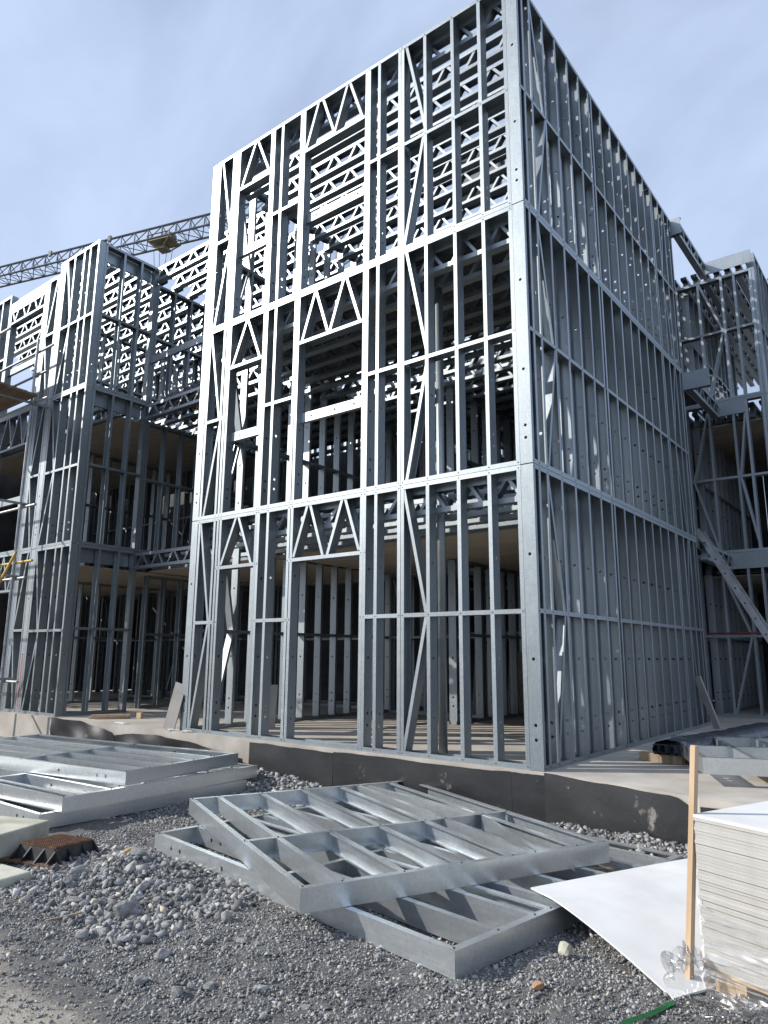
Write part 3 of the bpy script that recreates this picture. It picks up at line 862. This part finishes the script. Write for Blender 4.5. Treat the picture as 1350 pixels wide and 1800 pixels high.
for k, x in enumerate((-3.62, -2.85, -2.35, -1.55)):
    mb = MB().box(-.19, .19, 0, .02, 0, 1.15)
    tag(put('cement_board', mb.mesh('cement_board', 'board_grey'), T(x - .4, 5.72 - .02 * k, .003) @ Matrix.Rotation(R(-7), 4, 'X')),
        'pale board leaning on the back wall inside the tall block', 'board', 'pale boards at the back wall')
mb = MB().box(-.10, .10, 0, .05, 0, 1.2)
tag(put('red_board', mb.mesh('red_board', 'red'), T(-2.55, 5.6, .003) @ Matrix.Rotation(R(-6), 4, 'X')), 'red board leaning among pale boards inside the block', 'board')
mb = MB(); mb.tube((-1.42, 0.45, 0), (-1.42, 0.45, 5.6), 0.05, 12)
tag(put('drain_pipe', mb.mesh('drain_pipe', 'steel', True)), 'grey vertical pipe just inside the front wall behind the brace', 'pipe')

# timber offcuts on the slab in the recess
for k, (x, y, l, rz, dz) in enumerate(((-8.05, 0.42, .62, 50, 0), (-8.02, 0.48, .55, 43, 0), (-7.95, 0.40, .6, 56, .035), (-7.70, .78, .10, 10, 0))):
    hh = .035 if k < 3 else .09
    mb = MB().box(-l / 2, l / 2, -.03, .03, 0, hh)
    tag(put('timber_offcut', mb.mesh('timber_offcut', 'timber'), T(x, y, dz + .004) @ Matrix.Rotation(R(rz), 4, 'Z')),
        'sawn timber batten lying in a small pile on the slab' if k < 3 else 'small timber block on the slab beside the batten pile', 'timber', 'timber offcuts in the recess')
mb = MB().box(-.16, .16, -.05, .05, 0, .006)
tag(put('paper_scrap', mb.mesh('paper_scrap', 'plaster_face'), T(-7.15, 0.10, .004) @ Matrix.Rotation(R(-8), 4, 'Z')), 'flat white offcut on the slab before the batten pile', 'offcut')

# pallet with dark covered goods on the recess floor, second storey
pt = thing('pallet', 'timber pallet resting on the trusses of the recess', 'pallet', (-8.0, 1.9, 5.99))
for i in range(3):
    put('bearer', MB().box(-8.75, -6.2, 1.5 + .38 * i, 1.58 + .38 * i, 5.955, 6.045).mesh('bearer', 'old_timber'), I4, pt)
for i in range(9):
    put('slat', MB().box(-8.75 + i * .31, -8.62 + i * .31, 1.46, 2.38, 6.047, 6.067).mesh('slat', 'timber'), I4, pt)
mb = MB().box(-8.72, -6.22, 1.48, 2.36, 6.069, 6.16)
tag(put('sheet_stack', mb.mesh('sheet_stack', 'dark_wrap')), 'flat dark wrapped sheets on the pallet in the recess', 'sheets')

# ------------------------------------------------------------------ plasterboard stack at the right
e1 = Vector((0.937, -0.35, 0)).normalized(); e2 = Vector((-e1.y, e1.x, 0))
C0 = Vector((1.995, -2.475, 0))
ZB = -0.405
Fs = frame((C0.x, C0.y, ZB), e1, e2, Z)
NB, TH = 46, 0.0150
mes = MB().box(0, 1.20, 0, 2.40, 0, TH - .0005).mesh('plasterboard', 'plaster_edge')
for i in range(NB):
    dx, dy = random.gauss(0, .0022), random.gauss(0, .003)
    if i in (11, 30, 43): dx, dy = dx + .004, dy + .006
    o = put('plasterboard', mes if i < NB - 1 else MB().box(0, 1.20, 0, 2.40, 0, TH).mesh('plasterboard', 'plaster_face'), Fs @ T(dx, dy, i * TH))
    tag(o, 'pale plasterboard lying in the tall stack on the wrapped pallet' if i < NB - 1 else 'topmost plasterboard of the stack with its white face up', 'plasterboard', 'plasterboards stacked on the pallet')
pal = thing('pallet', 'rough timber pallet carrying the plasterboard stack', 'pallet', (C0.x + .7, C0.y + .6, -.52))
for i, x in enumerate((0.04, 0.50, 1.0)):
    put('bearer', MB().box(x, x + .16, .02, 2.38, -.10, -.022).mesh('bearer', 'timber'), Fs, pal)
for i in range(8):
    put('slat', MB().box(-.01, 1.22, .01 + i * .325, .12 + i * .325, -.020, -.002).mesh('slat', 'timber'), Fs, pal)
# stretch film round the lower half of stack and pallet
def film_sheet():
    mb = MB()
    nu, nv = 60, 22
    r = random.Random(5)
    ph = [r.uniform(0, 6.28) for _ in range(8)]
    for i in range(nu + 1):
        s = -0.75 + i * (2.1) / nu             # s<0: along left side (e2), s>0 along the front (e1)
        top = 0.30 + (0.05 if s < 0 else 0) - 0.22 * max(0, s) + .02 * math.sin(9 * s + ph[0])
        for j in range(nv + 1):
            t = j / nv
            z = top + (-0.115 - top) * t
            o = 0.010 + 0.010 * (math.sin(18 * s + 26 * t + ph[1]) * .5 + math.sin(41 * s - 33 * t + ph[2]) * .4) + .012 * (t ** 3) * r.uniform(0, 1.4) + 0.05 * max(0, t - .8) * (1 + math.sin(25 * s + ph[3]))
            o = max(o, .005)
            if s < 0: p = Vector((-o, -s - o, z))
            else: p = Vector((s - o * .3, -o, z))
            mb.v.append(tuple(p))
    k = nv + 1
    for i in range(nu):
        for j in range(nv):
            mb.f.append((i * k + j, (i + 1) * k + j, (i + 1) * k + j + 1, i * k + j + 1))
    return mb.mesh('stretch_film', 'film', True)
tag(put('stretch_film', film_sheet(), Fs), 'clear stretch film wrapped round the lower plasterboards and pallet', 'plastic film')
def crumple(c, size, seed, label):
    r = random.Random(seed)
    mb = MB()
    nu, nv = 26, 18
    ph = [r.uniform(0, 6.28) for _ in range(8)]
    for i in range(nu + 1):
        for j in range(nv + 1):
            u, v = i / nu * 2 * math.pi, j / nv * math.pi * .55
            k = 1 + .22 * math.sin(5 * u + 4 * v + ph[0]) + .18 * math.sin(9 * u - 5 * v + ph[1]) + r.uniform(-.02, .02) + .07 * math.sin(13 * u + 3 * v + ph[2])
            mb.v.append((size[0] * k * math.sin(v + .06) * math.cos(u), size[1] * k * math.sin(v + .06) * math.sin(u), max(-.005, size[2] * k * math.cos(v))))
    kk = nv + 1
    for i in range(nu):
        for j in range(nv):
            mb.f.append((i * kk + j, (i + 1) * kk + j, (i + 1) * kk + j + 1, i * kk + j + 1))
    o = put('stretch_film', mb.mesh('stretch_film', 'film_loose', True), T(*c))
    return tag(o, label, 'plastic film')
p_ = C0 + e1 * -.03 + e2 * -.06
crumple((p_.x, p_.y, -.512), (.12, .12, .15), 3, 'crumpled clear film gathered at the pallet corner')
p_ = C0 + e1 * .34 + e2 * -.12
crumple((p_.x, p_.y, -.515), (.22, .10, .085), 4, 'loose clear film lying on the gravel before the pallet')

# timber stake beside the stack
s0, s1 = Vector((1.912, -2.47, -.55)), Vector((2.022, -2.45, 0.615))
d = (s1 - s0).normalized(); yy = Vector((.35, .94, 0)); xx = yy.cross(d).normalized(); yy = d.cross(xx)
mb = MB().box(-.014, .014, -.016, .016, 0, (s1 - s0).length)
tag(put('timber_stake', mb.mesh('timber_stake', 'timber'), frame(s0, xx, yy, d)), 'tall thin timber stake standing beside the plasterboard stack', 'stake')

# loose bent white board
def sheet():
    Tp = Vector((0.885, -2.09, 0)); a = Vector((.44, .898, 0)).normalized(); b_ = Vector((.86, -.51, 0)).normalized()
    n, m_ = 16, 16
    mb = MB()
    for i in range(n + 1):
        for j in range(m_ + 1):
            s, t = i / n * 1.75, j / m_ * 1.19
            z = -0.362 - 0.146 * max(0, (t - .22) / .97) ** 1.25 + .012 * math.sin(t * 2.6) * math.cos(s * 1.5) + 0.02 * s * (1 - t / 1.19)
            z -= 0.02 * s * s * .2
            mb.v.append(tuple(Tp + a * s + b_ * t + Z * max(z, -.507)))
    k = m_ + 1; N_ = len(mb.v)
    mb.v += [(v[0], v[1], v[2] + .0095) for v in mb.v]
    for i in range(n):
        for j in range(m_):
            q = i * k + j
            mb.f.append((q, q + 1, q + k + 1, q + k)); mb.f.append((N_ + q, N_ + q + k, N_ + q + k + 1, N_ + q + 1))
    edge = [j for j in range(m_)]
    for j in range(m_):
        mb.f.append((j, N_ + j, N_ + j + 1, j + 1)); q = n * k + j; mb.f.append((q, q + 1, N_ + q + 1, N_ + q))
    for i in range(n):
        q = i * k; mb.f.append((q, q + k, N_ + q + k, N_ + q)); q = i * k + m_; mb.f.append((q, N_ + q, N_ + q + k, q + k))
    return mb.mesh('plasterboard', 'plaster_face')
tag(put('plasterboard', sheet()), 'loose bent white plasterboard lying half on the steel panel and half on gravel', 'plasterboard')

# green packing strap
def ribbon(name, pts, w_, mat, label, cat):
    mb = MB()
    for i, p in enumerate(pts):
        p = Vector(p); q = Vector(pts[min(i + 1, len(pts) - 1)]) - Vector(pts[max(i - 1, 0)])
        n = Vector((-q.y, q.x, 0)).normalized() * w_ / 2
        for dz in (0, .0016):
            mb.v += [tuple(p - n + Z * dz), tuple(p + n + Z * dz)]
    for i in range(len(pts) - 1):
        a = i * 4; c = a + 4
        mb.f += [(a, a + 1, c + 1, c), (a + 2, c + 2, c + 3, a + 3), (a, c, c + 2, a + 2), (a + 1, a + 3, c + 3, c + 1)]
    return tag(put(name, mb.mesh(name, mat)), label, cat)
ribbon('packing_strap', [(1.815 + .0145 * i, -3.12 + .044 * i, -.488 + .004 * math.sin(i)) for i in range(9)], .032, 'green', 'green packing strap on the gravel by the white board', 'strap')
ribbon('packing_strap', [(1.40 + .08 * i, -0.95 + .05 * math.sin(i * .8), -.46 + .05 * math.sin(i * .7)) for i in range(7)], .02, 'green', 'green packing strap behind the white board beside the stake', 'strap')

# ------------------------------------------------------------------ precast blocks and manhole frame
def rough_block(name, pts, z0, z1, label, mat='precast'):
    mb = MB(); mb.profile(T(0, 0, z0), pts, z1 - z0, True)
    o = put(name, mb.mesh(name, mat)); 
    bv = o.modifiers.new('bevel', 'BEVEL'); bv.width = .012; bv.segments = 2
    return tag(o, label, 'concrete block')
def obl(ax, ay, fx, fy, lf, lg):
    f = Vector((fx, fy)).normalized(); g_ = Vector((f.y, -f.x))
    a = Vector((ax, ay))
    return [tuple(a), tuple(a + g_ * lg), tuple(a + g_ * lg + f * lf), tuple(a + f * lf)]
rough_block('concrete_block', obl(-2.99, -3.15, .345, -.94, 1.3, .52), -.54, -.31, 'tall pale precast concrete block behind the manhole frame')
rough_block('concrete_block', obl(-2.20, -3.68, .12, -.99, 1.0, .36), -.56, -.455, 'low stained precast concrete block before the manhole frame')

mh = thing('manhole_frame', 'black cast iron manhole frame with rusty studded cover', 'manhole', (-2.60, -3.29, -.51))
yawm = R(14)
Fm = T(-2.60, -3.29, -.512) @ Matrix.Rotation(yawm, 4, 'Z') @ Matrix.Rotation(R(-3), 4, 'X')
mb = MB()
mb.box(-.285, .285, -.285, .285, 0, .016)
put('flange', mb.mesh('flange', 'rust'), Fm, mh)
mb = MB()
lo, hi, zt = .205, .185, .115
for k in range(4):
    a = k * math.pi / 2
    Rk = Matrix.Rotation(a, 4, 'Z')
    mb.quad(Rk @ Vector((-lo, -lo, .016)), Rk @ Vector((lo, -lo, .016)), Rk @ Vector((hi, -hi, zt)), Rk @ Vector((-hi, -hi, zt)))
put('body', mb.mesh('body', 'iron'), Fm, mh)
for k in range(4):
    Rk = Matrix.Rotation(k * math.pi / 2, 4, 'Z')
    for x in (-.19, -.07, .07, .19):
        mb = MB()
        i = 0
        for dx in (-.006, .006):
            mb.v += [(x + dx, -.275, .0165), (x + dx, -.19, .0165), (x + dx, -.18, .112)]
        mb.f += [(0, 1, 2), (3, 5, 4), (0, 3, 4, 1), (1, 4, 5, 2), (2, 5, 3, 0)]
        put('rib', mb.mesh('rib', 'iron'), Fm @ Rk, mh)
cov = put('cover', MB().box(-.187, .187, -.187, .187, .112, .124).mesh('cover', 'rust'), Fm, mh)
mb = MB()
for i in range(17):
    for j in range(17):
        if abs(i - 8) < 1 and j > 8: continue
        x, y = -.168 + i * .021, -.168 + j * .021
        mb.box(x - .0065, x + .0065, y - .0065, y + .0065, .1235, .1305)
put('cover_studs', mb.mesh('cover_studs', 'rust'), Fm, cov)['kind'] = 'stuff'

# ------------------------------------------------------------------ scaffold at the left
sc = thing('scaffold', 'tube scaffold with a plank deck against the left block', 'scaffold', (-10.9, -0.7, -.5))
def tb(name, p, q, mat='tube', r=0.0242):
    return put(name, MB().tube(p, q, r, 10).mesh(name, mat, False), I4, sc)
XS, XE = -10.55, -14.5
for y in (-0.30, -1.15):
    for x in (-10.45, -12.6):
        tb('standard', (x, y, -.52), (x, y, 7.6 if y < -1 else 7.2))
for z in (0.56, 2.42, 2.72, 3.78, 5.88, 6.45, 6.95):
    for y in (-.25, -1.10):
        if z in (2.72,) and y < -1: continue
        tb('ledger', (-10.0 + random.uniform(-.15, .15), y, z), (-14.5, y, z), 'tube_yellow' if z in (2.72,) else 'tube')
for z in (0.6, 2.46, 3.84, 5.84):
    for x in (-10.40, -12.55):
        tb('transom', (x, .02 if z > 5 else -.12, z), (x, -1.45, z))
tb('brace', (-10.5, -.98, 2.9), (-13.0, -.98, -.3), 'tube_yellow')
tb('brace', (-10.3, -.35, 2.9), (-10.3, -1.2, 0.8), 'tube_yellow')
for i in range(4):
    put('plank', MB().box(-14.5, -10.12 - .03 * i, -1.16 + i * .215, -.955 + i * .215, 5.945, 5.985).mesh('plank', 'plank'), I4, sc)
put('toe_board', MB().box(-14.5, -10.9, -1.19, -1.165, 5.99, 6.14).mesh('toe_board', 'plank'), I4, sc)
cm = MB().box(-.045, .045, -.045, .045, -.04, .04).mesh('coupler', 'tube')
for x in (-10.45, -12.6):
    for y in (-.28, -1.12):
        for z in (0.57, 2.43, 3.8, 5.87, 6.45):
            put('coupler', cm, T(x, y, z), sc)
put('side_sheet', MB().box(-14.5, -11.35, -1.05, -1.04, 6.2, 7.35).mesh('side_sheet', 'tarp'), I4, sc)

# ------------------------------------------------------------------ tower crane far behind
cr = thing('tower_crane', 'grey lattice jib of a tower crane with yellow trolley behind the roofs', 'crane', (-22.0, 22.8, BASE))
J0, J1 = Vector((-62.0, 10.75, 28.6)), Vector((-22.0, 22.84, 28.6))
dj = (J1 - J0).normalized(); pj = Vector((-dj.y, dj.x, 0))
Fj = frame(J0, dj, pj, Z); LJ = (J1 - J0).length
mb = MB()
for y, z in ((-.6, 0), (.6, 0), (0, 1.25)):
    mb.tube((0, y, z), (LJ, y, z), .085 if z else .075, 6)
put('jib', mb.mesh('jib', 'crane'), Fj, cr)
mb = MB(); n = int(LJ / 1.15)
for i in range(n):
    x0, x1 = i * LJ / n, (i + 1) * LJ / n
    xm = (x0 + x1) / 2
    for y in (-.6, .6):
        mb.tube((x0, y, 0), (xm, 0, 1.25), .035, 5); mb.tube((xm, 0, 1.25), (x1, y, 0), .035, 5)
    mb.tube((x0, -.6, 0), (x1, .6, 0), .03, 5); mb.tube((x0, -.6, 0), (x0, .6, 0), .03, 5)
put('jib_lacing', mb.mesh('jib_lacing', 'crane'), Fj, cr)
for x in (17.1, 22.6):
    mb = MB().box(x, x + .25, -.08, .08, 1.1, 1.5); put('jib_joint', mb.mesh('jib_joint', 'crane'), Fj, cr)
xt = (Vector((-35.7, 18.8, 28.6)) - J0).dot(dj)
mb = MB()
mb.box(xt - .9, xt + .9, -.62, .62, -.16, -.08)
for y in (-.62, .62):
    for dx in (-.9, .9):
        mb.tube((xt + dx, y, -.1), (xt + dx * .3, y * .6, -.55), .045, 6); mb.tube((xt + dx, y, -.1), (xt + dx, y, .28), .045, 6)
    mb.tube((xt - .9, y, .28), (xt + .9, y, .28), .04, 6)
mb.box(xt - .35, xt + .35, -.36, .36, -.66, -.5)
mb.box(xt + .4, xt + .8, -.3, .3, .05, .4)
put('trolley', mb.mesh('trolley', 'crane_yellow'), Fj, cr)
mb = MB()
for dx in (-.8, -.3, .3, .8):
    mb.tube((xt + dx, 0, -.5), (xt + dx * .7, 0, -2.6), .02, 5)
put('hoist_rope', mb.mesh('hoist_rope', 'rope'), Fj, cr)
mb = MB().tube((xt - .1, -.16, -2.7), (xt - .1, .16, -2.7), .42, 14)
hb_ = put('hook_block', mb.mesh('hook_block', 'crane'), Fj, cr)
mb = MB()
for dx in (-.75, .65):
    for q in range(12):
        a, c = q * math.pi / 6, (q + 1) * math.pi / 6
        mb.tube((xt + dx + .38 * math.cos(a), .38 * math.sin(a), -2.7), (xt + dx + .38 * math.cos(c), .38 * math.sin(c), -2.7), .035, 5)
put('rope_guard', mb.mesh('rope_guard', 'rope'), Fj, hb_)
mb = MB()
mx_, my_ = J1.x, J1.y
for sx in (-.8, .8):
    for sy in (-.8, .8):
        mb.box(mx_ + sx - .09, mx_ + sx + .09, my_ + sy - .09, my_ + sy + .09, BASE, 29)
for i in range(18):
    z0, z1 = BASE + i * 1.6, BASE + (i + 1) * 1.6
    for s1_ in (-.8, .8):
        mb.tube((mx_ - .8, my_ + s1_, z0), (mx_ + .8, my_ + s1_, z1), .05, 5); mb.tube((mx_ + s1_, my_ - .8, z0), (mx_ + s1_, my_ + .8, z1), .05, 5)
put('mast', mb.mesh('mast', 'crane'), I4, cr)
put('counter_jib', MB().box(LJ, LJ + 9, -.6, .6, 0, .3).mesh('counter_jib', 'crane'), Fj, cr)
put('counterweight', MB().box(LJ + 6.5, LJ + 8.8, -.5, .5, -2, .2).mesh('counterweight', 'board_grey'), Fj, cr)

# ------------------------------------------------------------------ stones
occ = []          # keep stones out of the laid things' outlines
def inside_poly(px, py, poly):
    res = np.zeros(px.shape, bool)
    n = len(poly)
    for i in range(n):
        x0, y0 = poly[i]; x1, y1 = poly[(i + 1) % n]
        c = ((y0 > py) != (y1 > py)) & (px < (x1 - x0) * (py - y0) / (y1 - y0 + 1e-12) + x0)
        res ^= c
    return res
def gravel_cloud(n, xr, yr, smin, smax, power, zbury):
    px = rng.uniform(*xr, n); py = rng.uniform(*yr, n)
    keep = ~((py > -0.06 - .0 * px) & (px < .05)) & ~((px >= .05) & (py > -.03 - .25 * px))
    dirt = (py + .10 * px + .28 + .10 * np.sin(3 * px) + .05 * np.sin(9 * px)) < -4.12
    keep &= ~(dirt & (rng.uniform(0, 1, n) > 0.25))
    px, py = px[keep], py[keep]
    n = len(px)
    s = smin + (smax - smin) * rng.uniform(0, 1, n) ** power
    return px, py, s, hgt(px, py) + s * zbury
parts_ = [gravel_cloud(95000, (-3.2, 2.5), (-4.9, -2.2), .003, .0105, 2.6, .3),
          gravel_cloud(7000, (-2.9, 1.9), (-4.7, -2.5), .006, .016, 2.6, .3),
          gravel_cloud(24000, (-4.6, 2.4), (-2.2, 0.05), .005, .019, 2.4, .3),
          gravel_cloud(3500, (-4.6, -.2), (-.75, 0.0), .012, .042, 2.6, .35),
          gravel_cloud(1500, (.2, 2.2), (-.9, -.1), .012, .036, 2.6, .35),
          gravel_cloud(3400, (-2.6, -.6), (-3.95, -2.75), .008, .034, 3.0, .35)]
px = np.concatenate([q[0] for q in parts_]); py = np.concatenate([q[1] for q in parts_])
ps = np.concatenate([q[2] for q in parts_]); pz = np.concatenate([q[3] for q in parts_])
# angular chips: strongly jittered boxes (8 verts, 12 faces)
iv = np.array([(x, y, z) for x in (-1, 1) for y in (-1, 1) for z in (-1, 1)], float) * .68
if_ = np.array([(0, 1, 3), (0, 3, 2), (4, 6, 7), (4, 7, 5), (0, 4, 5), (0, 5, 1), (2, 3, 7), (2, 7, 6), (0, 2, 6), (0, 6, 4), (1, 5, 7), (1, 7, 3)])
n = len(px)
V = iv[None] * (1 + rng.uniform(-.42, .30, (n, 8, 1))) + rng.uniform(-.22, .22, (n, 8, 3))
V = V * np.stack([rng.uniform(.8, 1.45, n), rng.uniform(.65, 1.1, n), rng.uniform(.32, .70, n)], -1)[:, None, :]
q4 = rng.normal(size=(n, 4)) * np.array([1, .35, .35, 1]); q4 /= np.linalg.norm(q4, axis=1, keepdims=True)
w_, x_, y_, z_ = q4.T
RM = np.stack([1 - 2 * (y_ ** 2 + z_ ** 2), 2 * (x_ * y_ - z_ * w_), 2 * (x_ * z_ + y_ * w_), 2 * (x_ * y_ + z_ * w_), 1 - 2 * (x_ ** 2 + z_ ** 2), 2 * (y_ * z_ - x_ * w_),
               2 * (x_ * z_ - y_ * w_), 2 * (y_ * z_ + x_ * w_), 1 - 2 * (x_ ** 2 + y_ ** 2)], -1).reshape(n, 3, 3)
V = np.einsum('nij,nkj->nki', RM, V) * ps[:, None, None] + np.stack([px, py, pz], -1)[:, None, :]
FI = (if_[None] + (np.arange(n) * 8)[:, None, None]).reshape(-1)
me = bpy.data.meshes.new('gravel')
me.vertices.add(n * 8); me.vertices.foreach_set('co', V.reshape(-1).astype(np.float32))
me.loops.add(n * 36); me.loops.foreach_set('vertex_index', FI.astype(np.int32))
me.polygons.add(n * 12)
me.polygons.foreach_set('loop_start', np.arange(0, n * 36, 3, dtype=np.int32))
me.update(calc_edges=True)
tone = np.clip(rng.normal(.45, .28, n), 0, .95); tone[rng.uniform(0, 1, n) < .012] = 1.0
at = me.attributes.new('tone', 'FLOAT', 'FACE')
at.data.foreach_set('value', np.repeat(tone, 12).astype(np.float32))
me.materials.append(M['gravel'])
tag(put('gravel', me), 'grey crushed stone gravel covering the ground before the slab', 'gravel', kind='stuff')

# single larger rocks
spec = [(-1.05, -3.66, .105, .05, .075, 0), (-.50, -3.34, .045, .04, .055, 0), (-1.62, -3.25, .09, .06, .05, 1), (-1.78, -3.12, .08, .07, .06, 0),
        (-1.35, -3.35, .10, .045, .04, 0), (-2.02, -3.42, .09, .06, .05, 0), (-1.9, -3.55, .08, .06, .05, 0), (-1.15, -3.55, .06, .05, .07, 0),
        (-.95, -4.0, .05, .04, .04, 0), (-.35, -3.9, .06, .05, .035, 0), (-1.5, -3.75, .07, .05, .04, 0), (1.05, -.55, .06, .05, .07, 0),
        (-2.45, -.35, .05, .045, .055, 2), (-.75, -4.22, .05, .035, .03, 0), (.1, -3.95, .05, .04, .02, 0), (-.2, -4.12, .06, .045, .03, 0)]
for k, (x, y, a, b_, c, kind) in enumerate(spec):
    lab = 'angular grey rock lying on the gravel' if kind != 2 else 'rounded pale stone on the gravel below the slab edge'
    blob('rock', (x, y, float(hgt(x, y)) + c * .45), (a, b_, c), 'rock', lab, 'rock', 'loose grey rocks on the gravel', 100 + k)
r = random.Random(3)
for k in range(60):
    if k < 32: x, y = r.gauss(-1.65, .45), r.gauss(-3.35, .28)
    else: x, y = r.uniform(-2.2, 1.6), r.uniform(-4.4, -3.3)
    if (x + 2.60) ** 2 + (y + 3.29) ** 2 < .40 ** 2 or y > -2.55 - .35 * (x + 2) and x > -2.3: continue
    sz = r.uniform(.024, .046)
    blob('rock', (x, y, float(hgt(x, y)) + sz * .35), (sz * r.uniform(1, 1.5), sz * r.uniform(.7, 1.1), sz * r.uniform(.55, .9)), 'rock',
         'angular grey rock lying on the gravel', 'rock', 'loose grey rocks on the gravel', 300 + k)
blob('tan_stone', (-1.93, -3.08, -.40), (.075, .05, .042), 'rock_tan', 'porous tan stone on the rubble beside the manhole frame', 'stone', None, 77, rot=.9)
for k, (x, y) in enumerate(((1.37, -3.0),)):
    blob('brick_fragment', (x, y, float(hgt(x, y)) + .02), (.04, .027, .03), 'brick', 'orange brick fragment on the gravel before the steel panels', 'brick', None, 91, rot=.6)
blob('mortar_lump', (1.31, -2.55, -.475), (.06, .045, .045), 'precast', 'pale concrete lump on the gravel under the white board', 'concrete lump', None, 78)
blob('mortar_lump', (1.62, -3.42, -.49), (.05, .04, .035), 'precast', 'pale concrete lump on the open gravel before the white board', 'concrete lump', None, 79)
mb = MB().box(-.28, .28, -.022, .022, 0, .03)
tag(put('timber_batten', mb.mesh('timber_batten', 'old_timber'), T(1.02, -1.05, -.47) @ Matrix.Rotation(R(35), 4, 'Z')), 'rough timber batten inside the lower steel panel', 'timber')
mb = MB().box(-.10, .10, -.006, .006, 0, .010)
tag(put('timber_batten', mb.mesh('timber_batten', 'old_timber'), T(-1.28, -3.93, -.50) @ Matrix.Rotation(R(62), 4, 'Z') @ Matrix.Rotation(R(-6), 4, 'Y')), 'thin weathered stick lying on the rubble', 'stick')

# pale rag and mortar lumps at the foot of the left post
for k, (x, y, a, b_) in enumerate(((-5.62, -.06, .16, .03), (-5.30, -.05, .14, .03))):
    blob('mortar_lump', (x, y, .012), (a, b_, .03), 'grime', 'pale mortar smeared on the slab at the foot of the steel post', 'mortar', 'mortar smears at the post foot', 500 + k, rot=.2)
